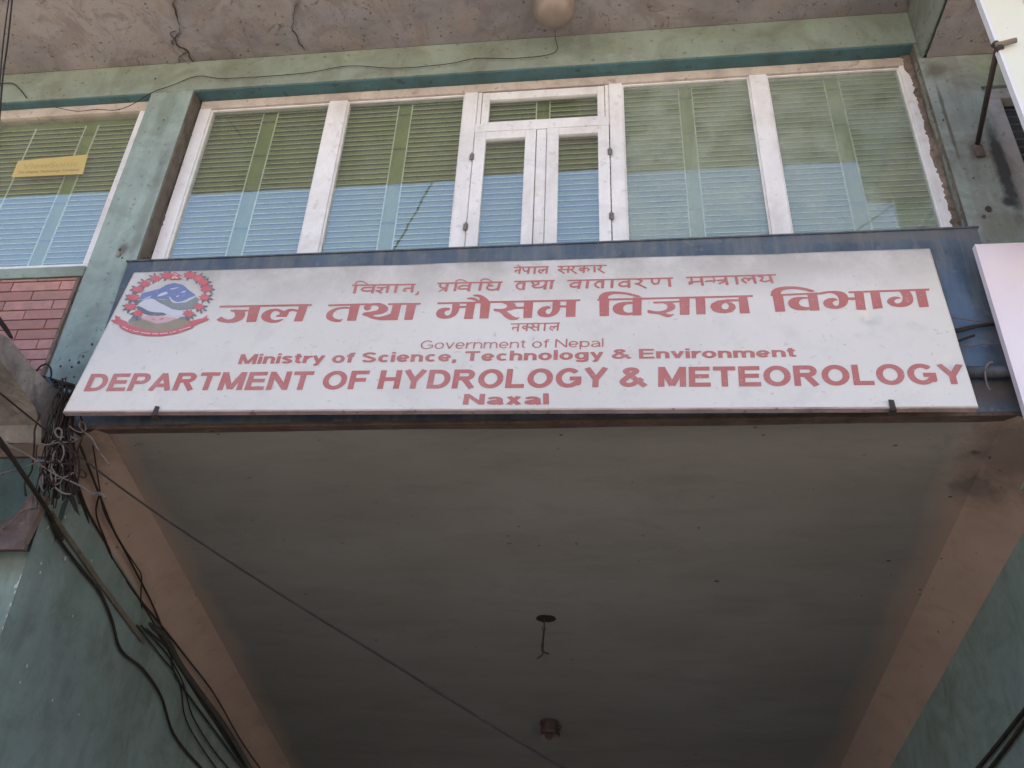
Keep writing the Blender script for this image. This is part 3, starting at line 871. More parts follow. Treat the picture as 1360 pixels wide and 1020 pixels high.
def nib(pts, w):
    "stroke polygon pieces along a polyline; w = (horizontal, vertical) half-sizes of the pen"
    out = []
    oc = [(math.cos(a) * w[0], math.sin(a) * w[1]) for a in [k * math.pi / 5 for k in range(10)]]
    for a, b in zip(pts[:-1], pts[1:]):
        P = [(a[0] + c[0], a[1] + c[1]) for c in oc] + [(b[0] + c[0], b[1] + c[1]) for c in oc]
        P = sorted(set(P)); lo = []
        for p in P:
            while len(lo) > 1 and (lo[-1][0] - lo[-2][0]) * (p[1] - lo[-2][1]) - (lo[-1][1] - lo[-2][1]) * (p[0] - lo[-2][0]) <= 0: lo.pop()
            lo.append(p)
        up = []
        for p in reversed(P):
            while len(up) > 1 and (up[-1][0] - up[-2][0]) * (p[1] - up[-2][1]) - (up[-1][1] - up[-2][1]) * (p[0] - up[-2][0]) <= 0: up.pop()
            up.append(p)
        out.append(lo[:-1] + up[:-1])
    return out

def chaikin(p, closed=True, n=2, sharp=()):
    for _ in range(n):
        q = []
        L = len(p)
        for i in range(L if closed else L - 1):
            a, b = p[i], p[(i + 1) % L]
            q += [(a[0] * .8 + b[0] * .2, a[1] * .8 + b[1] * .2), (a[0] * .2 + b[0] * .8, a[1] * .2 + b[1] * .8)]
        if not closed: q = [p[0]] + q + [p[-1]]
        p = q
    return p

def lettering(polys, mats, name='lettering', off=.002, label=None):
    "polys: list of polygons in photograph pixels, united and laid on the sheet"
    P = [[S(*a) for a in p] for p in polys]
    v, f = union_polys(P)
    mm = MB(); mm.v = [tuple(sign_pt(a.x, a.y, off)) for a in v]; mm.f = [tuple(t) for t in f]; mm.m = [0] * len(f)
    o = mm.build(name, mats, board, recalc=False)
    if label: o['label'] = label
    return o

def Z(x0, y0, s, pts): return [(x0 + a / s, y0 + b / s) for a, b in pts]

# big Nepali line (outlines of each letter)
big = []
def A(*p, c=True): big.append(Z(280, 370, 4.857, chaikin(list(p), n=1) if c else list(p)))
def Bq(*p, c=True): big.append(Z(560, 370, 5.667, chaikin(list(p), n=1) if c else list(p)))
def Cq(*p, c=True): big.append(Z(780, 365, 5.913, chaikin(list(p), n=1) if c else list(p)))
def Dq(*p, c=True): big.append(Z(1010, 365, 5.667, chaikin(list(p), n=1) if c else list(p)))
A((58, 175), (655, 165), (650, 178), (56, 188), c=False)
A((250, 182), (322, 180), (292, 281), (228, 282), c=False)
A((35, 265), (70, 243), (85, 258), (110, 265), (135, 262), (155, 248), (158, 232), (150, 216), (125, 212), (129, 201), (252, 202), (250, 213), (218, 214), (224, 230), (216, 252), (198, 268), (165, 282), (120, 287), (75, 282), (50, 275))
A((572, 178), (628, 175), (592, 277), (535, 278), c=False)
A((470, 262), (455, 275), (425, 286), (385, 287), (345, 276), (325, 257), (327, 235), (345, 215), (380, 200), (420, 194), (450, 200), (472, 214), (462, 230), (440, 216), (420, 209), (400, 215), (388, 230), (383, 248), (392, 263), (415, 270), (445, 266), (468, 261))
A((442, 200), (482, 212), (506, 212), (500, 228), (490, 249), (420, 249), (426, 238), (444, 232), c=False)
A((468, 214), (500, 197), (530, 195), (566, 204), (560, 217), (535, 210), (515, 212), (498, 224), (478, 228))
A((758, 168), (1022, 160), (1018, 171), (757, 180), c=False); A((1145, 160), (1355, 157), (1352, 168), (1142, 171), c=False)
A((900, 175), (962, 172), (936, 272), (878, 273), c=False)
A((912, 185), (860, 182), (800, 191), (757, 213), (742, 240), (748, 262), (783, 279), (822, 283), (842, 278), (854, 261), (830, 266), (802, 260), (786, 245), (791, 222), (815, 203), (850, 193), (908, 196))
A((1000, 207), (984, 190), (995, 172), (1030, 160), (1085, 156), (1125, 168), (1147, 190), (1137, 214), (1100, 229), (1052, 236), (1042, 242), (1078, 249), (1120, 241), (1162, 224), (1165, 240), (1182, 264), (1150, 269), (1090, 269), (1038, 259), (998, 241), (974, 238), (985, 220), (1030, 214), (1075, 205), (1086, 190), (1075, 176), (1050, 172), (1031, 181), (1035, 195), (1020, 206))
A((1175, 166), (1230, 165), (1205, 268), (1150, 269), c=False); A((1265, 164), (1326, 162), (1302, 266), (1247, 267), c=False)
Bq((120, 180), (448, 175), (446, 187), (118, 193), c=False); Bq((505, 171), (1195, 158), (1192, 171), (505, 185), c=False)
Bq((232, 188), (290, 186), (280, 245), (256, 280), (215, 299), (160, 304), (118, 291), (107, 265), (120, 238), (152, 221), (190, 218), (217, 224), (208, 239), (186, 240), (170, 255), (176, 275), (200, 281), (222, 262), (230, 225))
Bq((276, 207), (345, 206), (343, 222), (274, 223), c=False); Bq((340, 184), (405, 182), (385, 304), (318, 305), c=False)
Bq((445, 178), (520, 176), (502, 301), (435, 302), c=False)
Bq((383, 125), (430, 119), (470, 134), (502, 160), (520, 190), (445, 190), (430, 168), (440, 152), (425, 139), (388, 132)); Bq((338, 149), (370, 141), (402, 145), (427, 160), (440, 184), (415, 184), (400, 168), (370, 157), (342, 156))
Bq((600, 180), (665, 176), (702, 188), (712, 214), (775, 211), (773, 227), (702, 229), (672, 240), (637, 247), (660, 262), (690, 285), (715, 295), (742, 291), (726, 308), (690, 314), (653, 309), (623, 290), (603, 265), (578, 249), (545, 246), (541, 227), (575, 230), (620, 228), (645, 214), (640, 198), (615, 188))
Bq((770, 176), (840, 174), (830, 297), (765, 299), c=False)
Bq((985, 170), (1045, 169), (1042, 235), (1020, 268), (985, 286), (940, 293), (888, 286), (868, 262), (878, 234), (908, 214), (945, 206), (973, 214), (966, 228), (945, 230), (932, 245), (938, 265), (960, 270), (978, 252), (985, 220))
Bq((1040, 203), (1095, 202), (1095, 218), (1040, 219), c=False); Bq((1090, 168), (1161, 166), (1157, 289), (1085, 291), c=False)
Cq((80, 191), (1300, 158), (1300, 172), (80, 205), c=False)
Cq((88, 196), (90, 175), (103, 156), (132, 139), (190, 131), (260, 133), (345, 146), (430, 171), (385, 178), (330, 160), (260, 151), (210, 152), (177, 162), (161, 176), (170, 196))
Cq((95, 192), (172, 190), (170, 326), (97, 327), c=False)
Cq((360, 212), (290, 213), (238, 222), (203, 245), (198, 272), (213, 299), (258, 317), (320, 321), (362, 312), (360, 297), (320, 300), (292, 292), (280, 270), (286, 248), (310, 233), (360, 229))
Cq((355, 180), (428, 178), (425, 319), (356, 321), c=False)
Cq((518, 212), (728, 204), (728, 217), (520, 227), c=False)
Cq((598, 219), (668, 219), (695, 245), (684, 273), (640, 293), (612, 300), (645, 312), (688, 307), (657, 329), (633, 336), (598, 326), (558, 309), (473, 304), (472, 274), (530, 288), (582, 286), (622, 272), (632, 250), (620, 233), (598, 226))
Cq((722, 180), (803, 177), (803, 313), (728, 314), c=False); Cq((850, 178), (925, 175), (930, 309), (857, 311), c=False)
Cq((1195, 191), (1100, 191), (1020, 202), (975, 226), (965, 252), (985, 281), (1030, 297), (1087, 301), (1087, 272), (1063, 266), (1053, 248), (1063, 228), (1087, 219), (1130, 209), (1195, 207), c=False)
Cq((1085, 217), (1130, 215), (1161, 236), (1168, 262), (1140, 290), (1085, 301), (1085, 272), (1108, 262), (1113, 242), (1102, 228), c=False)
Cq((1186, 165), (1255, 164), (1277, 301), (1198, 302), c=False)
Dq((75, 147), (432, 133), (433, 147), (77, 159), c=False); Dq((662, 125), (1270, 102), (1272, 118), (664, 138), c=False)
Dq((84, 155), (78, 128), (95, 107), (140, 91), (200, 84), (280, 87), (352, 100), (418, 122), (378, 131), (335, 117), (278, 106), (210, 106), (167, 115), (150, 132), (160, 152))
Dq((90, 148), (168, 146), (187, 276), (113, 279), c=False)
Dq((355, 167), (290, 165), (243, 172), (213, 192), (206, 215), (223, 246), (270, 265), (330, 269), (380, 262), (377, 244), (335, 243), (300, 232), (287, 212), (297, 190), (320, 181), (357, 180))
Dq((352, 143), (425, 138), (446, 269), (373, 271), c=False)
Dq((428, 136), (500, 123), (570, 121), (622, 129), (652, 150), (662, 180), (657, 217), (630, 241), (590, 256), (540, 258), (488, 243), (470, 215), (478, 194), (510, 177), (550, 174), (582, 184), (576, 195), (552, 198), (540, 212), (550, 228), (575, 236), (590, 222), (592, 195), (583, 163), (558, 142), (520, 136), (470, 145), (432, 150))
Dq((655, 170), (712, 169), (714, 187), (656, 189), c=False); Dq((705, 133), (775, 130), (797, 254), (725, 258), c=False); Dq((825, 128), (895, 124), (922, 249), (850, 253), c=False)
Dq((1040, 120), (1120, 116), (1147, 160), (1152, 195), (1136, 222), (1100, 240), (1050, 245), (988, 236), (953, 210), (953, 190), (975, 171), (1010, 162), (1045, 167), (1062, 178), (1030, 182), (1005, 195), (1015, 213), (1042, 217), (1068, 200), (1070, 165), (1058, 140))
Dq((1165, 113), (1240, 109), (1268, 241), (1195, 246), c=False)
lettering(big, RED)

def strokes(x0, y0, s, items):
    out = []
    for pts, w in items: out += [Z(x0, y0, s, q) for q in nib(pts, w)]
    return out
H, V, K = (3, 5), (10, 3.6), (7, 5.4)      # headline, stem, curve
l2a = [([(42, 125), (480, 118)], H), ([(68, 125), (55, 180)], V), ([(68, 125), (65, 108), (82, 97), (112, 97), (138, 111), (150, 122)], (4, 3.5)),
       ([(195, 122), (180, 178)], V), ([(188, 141), (150, 139), (118, 143), (105, 154), (115, 163), (148, 166), (184, 160)], K),
       ([(212, 142), (288, 137)], H), ([(238, 142), (251, 151), (237, 161), (208, 163), (222, 168), (243, 178)], K), ([(293, 121), (282, 174)], V),
       ([(350, 120), (338, 175)], V), ([(462, 119), (455, 173)], V), ([(458, 145), (415, 145), (402, 151), (398, 161), (410, 165)], K), ([(499, 172), (496, 182), (484, 190)], K),
       ([(635, 113), (1085, 104)], H), ([(704, 112), (690, 168)], V), ([(655, 112), (652, 135), (668, 145), (697, 142)], K), ([(692, 148), (645, 168)], (5, 4)),
       ([(765, 110), (753, 165)], V), ([(765, 110), (762, 96), (785, 87), (815, 91), (845, 108)], (4, 3.5)), ([(862, 108), (850, 165)], V),
       ([(856, 130), (815, 128), (787, 135), (778, 145), (790, 153), (850, 150)], K), ([(938, 108), (925, 162)], V), ([(938, 108), (935, 92), (958, 81), (985, 85), (1008, 97), (1016, 106)], (4, 3.5)),
       ([(1068, 105), (1052, 160)], V), ([(1010, 108), (988, 112), (990, 124), (1015, 128), (985, 132), (975, 146), (990, 156), (1022, 159), (1055, 146)], K)]
h, v_, k_ = (2, 3.6), (7.2, 2.6), (5.2, 3.9)
l2b = [([(50, 107), (245, 102)], h), ([(98, 106), (92, 146)], v_), ([(95, 113), (70, 115), (59, 126), (62, 138), (78, 145)], k_),
       ([(142, 118), (134, 111), (146, 105), (166, 109), (166, 120), (136, 128), (150, 137), (176, 136), (195, 128)], k_), ([(205, 103), (196, 144)], v_), ([(233, 103), (226, 142)], v_),
       ([(308, 102), (822, 90)], h), ([(370, 101), (362, 141)], v_), ([(366, 113), (342, 112), (323, 121), (323, 130), (340, 134), (364, 130)], k_), ([(408, 100), (402, 139)], v_),
       ([(482, 98), (478, 138)], v_), ([(480, 106), (457, 108), (443, 119), (445, 130), (460, 137)], k_), ([(527, 97), (524, 137)], v_), ([(607, 96), (608, 136)], v_),
       ([(607, 108), (582, 108), (562, 116), (561, 126), (578, 131), (608, 127)], k_), ([(652, 96), (671, 104), (657, 116), (640, 117), (662, 124), (690, 138)], k_),
       ([(720, 94), (720, 110), (732, 119), (750, 116), (757, 94)], k_), ([(803, 91), (808, 131)], v_),
       ([(888, 87), (1325, 70)], h), ([(912, 87), (915, 115), (903, 119), (903, 109), (960, 105)], k_), ([(960, 85), (968, 125)], v_),
       ([(1028, 101), (995, 104), (983, 106)], k_), ([(1018, 84), (1028, 101), (1022, 112)], (3, 2.5)), ([(1083, 97), (1040, 101)], k_), ([(1080, 102), (1050, 116)], k_), ([(1078, 81), (1088, 121)], v_),
       ([(1130, 79), (1137, 118)], v_), ([(1215, 77), (1226, 112)], v_), ([(1217, 91), (1200, 88), (1191, 100)], k_), ([(1195, 92), (1172, 88), (1159, 97), (1180, 111)], k_),
       ([(1295, 72), (1308, 110)], v_), ([(1240, 77), (1262, 82), (1258, 93), (1250, 99), (1270, 105), (1302, 97)], k_)]
lettering(strokes(460, 355, 5.231, l2a) + strokes(670, 345, 3.676, l2b), RED)
h, v_, k_ = (2, 2.9), (5, 2.4), (4, 3.2)
l1 = [([(48, 38), (215, 34)], h), ([(78, 38), (72, 68)], v_), ([(75, 52), (54, 53), (55, 60)], k_), ([(80, 36), (64, 26)], (2.5, 2.2)), ([(120, 37), (115, 68)], v_),
      ([(92, 38), (92, 50), (100, 57), (117, 54)], k_), ([(150, 36), (146, 68)], v_), ([(208, 35), (205, 66)], v_), ([(206, 49), (192, 47), (186, 58)], k_), ([(189, 50), (172, 50), (166, 58), (180, 66)], k_),
      ([(260, 33), (498, 28)], h), ([(314, 32), (310, 63)], v_), ([(268, 34), (281, 39), (275, 48), (263, 49), (292, 66)], k_), ([(280, 49), (310, 47)], h),
      ([(328, 32), (340, 38), (332, 47), (322, 48), (350, 66)], k_), ([(390, 31), (387, 63)], v_), ([(388, 43), (372, 41), (366, 49), (376, 54), (388, 46), (404, 41), (413, 48), (407, 55)], k_),
      ([(440, 30), (440, 61)], v_), ([(459, 30), (472, 36), (466, 45), (456, 46), (486, 64)], k_)]
lettering(strokes(670, 345, 3.676, l1), RED)
l1b = [([(475, 362), (733, 357)], h), ([(516, 361), (510, 400)], v_), ([(513, 381), (484, 381), (484, 391)], k_), ([(562, 361), (557, 399)], v_),
       ([(558, 376), (543, 373), (536, 382), (546, 388), (560, 379), (582, 378)], k_), ([(622, 360), (618, 398)], v_), ([(582, 362), (597, 369), (588, 379), (576, 380), (602, 398)], k_), ([(592, 379), (620, 378)], h),
       ([(656, 360), (652, 397)], v_), ([(726, 358), (722, 396)], v_), ([(724, 376), (709, 374), (701, 386)], k_), ([(704, 378), (687, 375), (681, 386), (695, 396)], k_)]
lettering(strokes(560, 340, 4.0, l1b), RED)

# a plain grotesque alphabet drawn as strokes: cap height 1, x height .74
def arc(cx, cy, rx, ry, a0, a1, n=10):
    return [(cx + rx * math.cos(R(a0 + (a1 - a0) * k / n)), cy + ry * math.sin(R(a0 + (a1 - a0) * k / n))) for k in range(n + 1)]
def glyph(ch, w):
    h = w / 2; x = .74; L = []
    def bowl(cx, cy, rx, ry, a0=0, a1=360, n=22): return arc(cx, cy, rx - h, ry - h, a0, a1, n)
    if ch == 'D': W = .76; L = [[(h, 0), (h, 1)], [(h, h), (.36, h)] + arc(.36, .5, W - .36 - h, .5 - h, -90, 90) + [(h, 1 - h)]]
    elif ch == 'E': W = .68; L = [[(h, 0), (h, 1)], [(h, h), (W, h)], [(h, .52), (W - .05, .52)], [(h, 1 - h), (W - .02, 1 - h)]]
    elif ch == 'F': W = .64; L = [[(h, 0), (h, 1)], [(h, .50), (W - .07, .50)], [(h, 1 - h), (W, 1 - h)]]
    elif ch == 'P': W = .70; L = [[(h, 0), (h, 1)], [(h, 1 - h), (.42, 1 - h)] + arc(.42, .69, W - .42 - h, .31 - h, 90, -90) + [(h, .38 + h)]]
    elif ch == 'R': W = .76; L = [[(h, 0), (h, 1)], [(h, 1 - h), (.45, 1 - h)] + arc(.45, .715, W - .04 - .45 - h, .285 - h, 90, -90) + [(h, .43 + h)], [(.40, .47), (W - h * .9, 0)]]
    elif ch == 'A': W = .80; L = [[(h * .8, 0), (W / 2, 1 - h * .3)], [(W - h * .8, 0), (W / 2, 1 - h * .3)], [(.18, .30), (W - .18, .30)]]
    elif ch == 'T': W = .70; L = [[(W / 2, 0), (W / 2, 1)], [(0, 1 - h), (W, 1 - h)]]
    elif ch == 'M': W = .88; L = [[(h, 0), (h, 1)], [(W - h, 0), (W - h, 1)], [(h * 1.1, 1 - h * .2), (W / 2, .06)], [(W - h * 1.1, 1 - h * .2), (W / 2, .06)]]
    elif ch == 'N': W = .76; L = [[(h, 0), (h, 1)], [(W - h, 0), (W - h, 1)], [(h, 1 - h * .6), (W - h, h * .6)]]
    elif ch == 'O': W = .84; L = [bowl(W / 2, .5, W / 2, .51)]
    elif ch == 'H': W = .74; L = [[(h, 0), (h, 1)], [(W - h, 0), (W - h, 1)], [(h, .52), (W - h, .52)]]
    elif ch == 'Y': W = .76; L = [[(W / 2, 0), (W / 2, .42)], [(W / 2, .40), (h * .8, 1)], [(W / 2, .40), (W - h * .8, 1)]]
    elif ch == 'L': W = .62; L = [[(h, 0), (h, 1)], [(h, h), (W, h)]]
    elif ch == 'G': W = .84; L = [arc(W / 2, .5, W / 2 - h, .51 - h, 42, 325, 22) + [(W - h, .20), (W - h, .48)], [(W, .46), (.46, .46)]]
    elif ch == 'S': W = .70; L = [arc(W / 2, .735, W / 2 - h, .275 - h, 20, 255, 12) + arc(W / 2, .27, W / 2 - h, .28 - h, 75, -160, 12)]
    elif ch == '&': W = .84; L = [[(W - .02, .03), (.26, .68)] + arc(.36, .80, .17, .20 - h, 200, -30, 10) + [(.22, .47)] + arc(.30, .27, .30 - h, .27 - h, 120, 330, 10) + [(W - .12, .42)]]
    elif ch == 'i': W = w; L = [[(h, 0), (h, x)], [(h, 1 - w * .85), (h, 1)]]
    elif ch == 'l': W = w; L = [[(h, 0), (h, 1)]]
    elif ch == 'n': W = .58; L = [[(h, 0), (h, x)], [(h, .42)] + arc(W / 2 + .01, .44, W / 2 - h - .01, .30 - h, 150, 0) + [(W - h, 0)]]
    elif ch == 'h': W = .58; L = [[(h, 0), (h, 1)], [(h, .42)] + arc(W / 2 + .01, .44, W / 2 - h - .01, .30 - h, 150, 0) + [(W - h, 0)]]
    elif ch == 'm': W = .90; L = [[(h, 0), (h, x)], [(h, .45)] + arc(.27, .46, .19 - h * .2, .28 - h, 140, 0) + [(.45, 0)], [(.45, .45)] + arc(.65, .46, .19 - h * .1, .28 - h, 150, 0) + [(W - h, 0)]]
    elif ch == 'r': W = .38; L = [[(h, 0), (h, x)], [(h, .40)] + arc(.36, .40, .30 - h, x - .40 - h, 170, 82)]
    elif ch == 's': W = .54; L = [arc(W / 2, .535, W / 2 - h * .95, .205 - h * .9, 20, 255, 10) + arc(W / 2, .20, W / 2 - h * .95, .21 - h * .9, 75, -160, 10)]
    elif ch == 't': W = .36; L = [[(.16, .93), (.16, .18)] + arc(.30, .17, .14, .17 - h, 180, 280, 6), [(0, x - h * .8), (.34, x - h * .8)]]
    elif ch == 'y': W = .58; L = [[(h * .8, x), (W / 2 + .02, .08)], [(W - h * .8, x), (W / 2 - .01, -.06)] + arc(.18, -.06, .10, .16 - h * .4, 0, -100, 5)]
    elif ch == 'o': W = .62; L = [bowl(W / 2, x / 2, W / 2, x / 2 + .015)]
    elif ch == 'f': W = .36; L = [[(.17, 0), (.17, .80)] + arc(.30, .82, .13, .18 - h, 180, 90, 6) + [(.36, 1 - h)], [(0, x - h * .8), (.34, x - h * .8)]]
    elif ch == 'c': W = .56; L = [arc(W / 2 + .02, x / 2, W / 2 - h, x / 2 + .015 - h, 45, 315, 16)]
    elif ch == 'e': W = .60; L = [[(h, x / 2 - .02), (W - h, x / 2 - .02)], arc(W / 2, x / 2, W / 2 - h, x / 2 + .015 - h, -3, 320, 18)]
    elif ch == 'g': W = .62; L = [bowl(W / 2 - .01, x / 2, W / 2 - .01, x / 2 + .01), [(W - h, x), (W - h, -.03)] + arc(W / 2, -.04, W / 2 - h, .23 - h, 0, -160, 8)]
    elif ch == 'p': W = .62; L = [bowl(W / 2 + .01, x / 2, W / 2 - .01, x / 2 + .01), [(h, x), (h, -.26)]]
    elif ch == 'v': W = .56; L = [[(h * .8, x), (W / 2, h * .3)], [(W - h * .8, x), (W / 2, h * .3)]]
    elif ch == 'x': W = .58; L = [[(h * 1.1, 0), (W - h * 1.2, x)], [(W - h * 1.1, 0), (h * 1.2, x)]]
    elif ch == 'a': W = .58; L = [arc(.27, .50, .27 - h, .24 - h, 160, 40, 8) + [(W - h * 1.1, .48), (W - h * 1.1, .12), (W - h * .5, 0)], [(W - h, .42), (.28, .36)] + arc(.24, .20, .24 - h, .21 - h, 100, 340, 10) + [(W - h, .22)]]
    elif ch == ',': W = w; L = [[(h, 0), (h, w * .95)], [(h * 1.25, .02), (h * .5, -.17)]]
    else: W = .30; L = []
    return W, L
def letter_polys(s, w, gap):
    out = []; X0 = 0; hi = 0
    for ch in s:
        W, L = glyph(ch, w); h = w / 2
        for P in L:
            for k in range(len(P) - 1):
                a = Vector(P[k]); b = Vector(P[k + 1]); t = b - a
                if t.length < 1e-5: continue
                n = Vector((-t.y, t.x)).normalized() * h
                out.append([(X0 + p.x, p.y) for p in (a + n, a - n, b - n, b + n)])
                if 0 < k or (P[0] == P[-1]): out.append([(X0 + a.x + h * .98 * math.cos(q * math.pi / 6), a.y + h * .98 * math.sin(q * math.pi / 6)) for q in range(12)])
        X0 += W + (gap if ch != ' ' else 0)
    return out, X0 - gap
def text_on_sign(s, BL, BR, TL, TR, w, mat, gap=.10):
    P, W = letter_polys(s, w, gap)
    c = [Vector(S(*p)) for p in (BL, BR, TL, TR)]
    polys = []
    for p in P:
        q = []
        for (x, y) in p:
            a = x / W
            uv = c[0] * (1 - a) * (1 - y) + c[1] * a * (1 - y) + c[2] * (1 - a) * y + c[3] * a * y
            q.append((uv.x, uv.y))
        polys.append(q)
    v, f = union_polys(polys)
    mm = MB(); mm.v = [tuple(sign_pt(a.x, a.y, .002)) for a in v]; mm.f = [tuple(t) for t in f]; mm.m = [0] * len(f)
    mm.build('lettering', mat, board, recalc=False)
text_on_sign('Government of Nepal', (557.4, 463.8), (801.3, 461.0), (560.2, 452.5), (801.5, 450.0), .10, RED, .09)
text_on_sign('Ministry of Science, Technology & Environment', (315.5, 483.6), (1057.8, 474.0), (320, 470.3), (1055.5, 461.3), .19, RED, .07)
text_on_sign('DEPARTMENT OF HYDROLOGY & METEOROLOGY', (110.5, 519.8), (1285, 510.8), (121.5, 496.6), (1278, 483.0), .20, RED, .085)
text_on_sign('Naxal', (614.5, 537.6), (729.3, 537.4), (616.8, 523.4), (728.7, 522.6), .20, RED, .08)

# emblem
em = []
def E(mat, *p, n=1): em.append((mat, Z(120, 350, 7.556, chaikin(list(p), n=n) if n else list(p))))
def blob(cx, cy, rx, ry, n=11, jag=.18, rot=0):
    q = []
    for k in range(n * 2):
        a = 2 * math.pi * k / (n * 2) + rot; r = 1 + (jag if k % 2 else -jag) * random.uniform(.5, 1.2)
        q.append((cx + rx * r * math.cos(a), cy + ry * r * math.sin(a)))
    return q
def leaf(cx, cy, ang, L=58, W=13):
    c, s = math.cos(ang), math.sin(ang)
    return [(cx + L * t * c - W * ww * s, cy + (L * t * s + W * ww * c) * .8) for t, ww in ((0, 0), (.3, 1), (.7, .8), (1, 0), (.7, -.7), (.3, -1))]
E(E_BLUE, (500, 340), (520, 300), (700, 255), (770, 215), (845, 198), (930, 215), (990, 270), (1058, 317), (1030, 345), (940, 388), (850, 398), (790, 360), (640, 352), (500, 378), n=0)
E(E_GREY, (430, 372), (500, 372), (640, 348), (580, 372), (500, 405), (455, 425), (440, 400))
E(E_DARK, (635, 350), (720, 365), (800, 360), (870, 398), (960, 392), (1060, 335), (1095, 360), (1040, 455), (960, 465), (900, 470), (820, 458), (740, 412), (690, 395), n=0)
E(E_WHITE, (480, 408), (540, 368), (610, 352), (690, 392), (740, 420), (830, 462), (900, 470), (955, 468), (945, 535), (800, 522), (740, 503), (620, 490), (540, 455), n=0)
E(E_GREY, (470, 425), (520, 440), (580, 478), (640, 490), (735, 492), (770, 515), (650, 528), (560, 515), (470, 470))
E(E_WHITE, (500, 372), (560, 350), (620, 320), (600, 345), (540, 366)); E(E_WHITE, (665, 335), (700, 305), (760, 285), (785, 300), (740, 320), (700, 330))
E(E_WHITE, (790, 262), (830, 250), (900, 240), (870, 252), (820, 264)); E(E_WHITE, (790, 325), (830, 375), (880, 392), (950, 372), (1000, 345), (1080, 320), (1010, 365), (950, 390), (870, 400), (820, 388), (795, 350))
E(E_WHITE, (905, 298), (930, 280), (968, 275), (950, 290)); E(E_WHITE, (860, 330), (890, 320), (895, 325), (870, 342))
E(E_OLIVE, (368, 592), (430, 555), (520, 558), (650, 600), (780, 590), (880, 545), (1000, 548), (1005, 600), (900, 655), (740, 688), (600, 688), (450, 652))
E(E_DARK, (880, 545), (940, 530), (1010, 530), (1000, 560), (900, 570)); E(E_DARK, (380, 570), (430, 540), (520, 545), (500, 580), (400, 590))
E(E_PINK, (505, 530), (640, 522), (740, 530), (885, 547), (770, 590), (650, 606), (590, 572), (510, 558))
E(RED2, (600, 548), (640, 555), (655, 570), (625, 560)); E(RED2, (700, 552), (745, 545), (735, 560), (690, 566))
for (x, y) in ((440, 610), (520, 625), (600, 640), (690, 645), (770, 640), (850, 620), (930, 600), (480, 645), (650, 665), (820, 655), (560, 600), (720, 615)):
    em.append((RED2 if random.random() < .4 else E_DARK, Z(120, 350, 7.556, leaf(x, y, random.uniform(-.4, .4), 46, 5))))
fl = [(770, 128), (655, 155), (555, 205), (480, 265), (432, 345), (405, 437), (480, 505), (998, 122), (1088, 152), (1138, 195), (1168, 258), (1150, 343), (1095, 437), (985, 505)]
for (x, y) in fl:
    a0 = math.atan2(y - 330, x - 800)
    for da in (-.75, 0, .75): em.append((E_GREY, Z(120, 350, 7.556, leaf(x + 30 * math.cos(a0 + da), y + 20 * math.sin(a0 + da) + 6, a0 + da + .3 * (1 if x > 800 else -1), 62, 13))))
    em.append((E_GREY, Z(120, 350, 7.556, leaf(x - 8, y + 12, 1.9, 60, 12))))
for (x, y) in fl: em.append((RED2, Z(120, 350, 7.556, blob(x, y, 56 * random.uniform(.85, 1.1), 34, 8, .26, random.random()))))
em.append((RED2, Z(120, 350, 7.556, [(205, 572), (257, 568), (250, 525), (308, 545), (300, 562), (370, 588), (385, 612), (480, 652), (640, 688), (760, 684), (900, 650), (1000, 612), (995, 582), (1130, 552), (1180, 518), (1163, 550), (1200, 560), (1130, 590), (1040, 625), (1032, 648), (860, 706), (700, 730), (560, 727), (420, 702), (330, 668), (293, 637), (300, 625), (240, 600)])))
rib = [(330, 640), (400, 670), (480, 690), (560, 703), (640, 708), (720, 706), (800, 698), (880, 680), (960, 655), (1010, 640)]
rp = [(p.x, p.y) for p in smooth_path([(x, y, 0) for x, y in rib], 5)]
for k in range(0, len(rp) - 1):
    if random.random() < .75:
        for q in nib([rp[k], (rp[k][0] * .45 + rp[k + 1][0] * .55, rp[k][1] * .45 + rp[k + 1][1] * .55 + random.uniform(-3, 3))], (2.5, 5)): em.append((PALE, Z(120, 350, 7.556, q)))
em.append((RED2, Z(120, 350, 7.556, [(845, 90), (922, 128), (868, 132), (928, 163), (803, 170)])))
em.append((E_WHITE, Z(120, 350, 7.556, [(848, 108), (885, 124), (838, 130)]))); em.append((E_WHITE, Z(120, 350, 7.556, [(836, 138), (858, 136), (890, 156), (820, 160)])))
em.append((RED2, Z(120, 350, 7.556, blob(852, 122, 10, 6, 5)))); em.append((RED2, Z(120, 350, 7.556, blob(850, 150, 11, 7, 5))))
mats = []; mm = MB()
for i, (mt, poly) in enumerate(em):
    if mt not in mats: mats.append(mt)
    v, f = union_polys([[S(*a) for a in poly]])
    k = len(mm.v); mm.v += [tuple(sign_pt(a.x, a.y, .002 + i * .00004)) for a in v]
    for t in f: mm.f.append(tuple(k + q for q in t)); mm.m.append(mats.index(mt))
mm.build('emblem', mats, board, recalc=False)

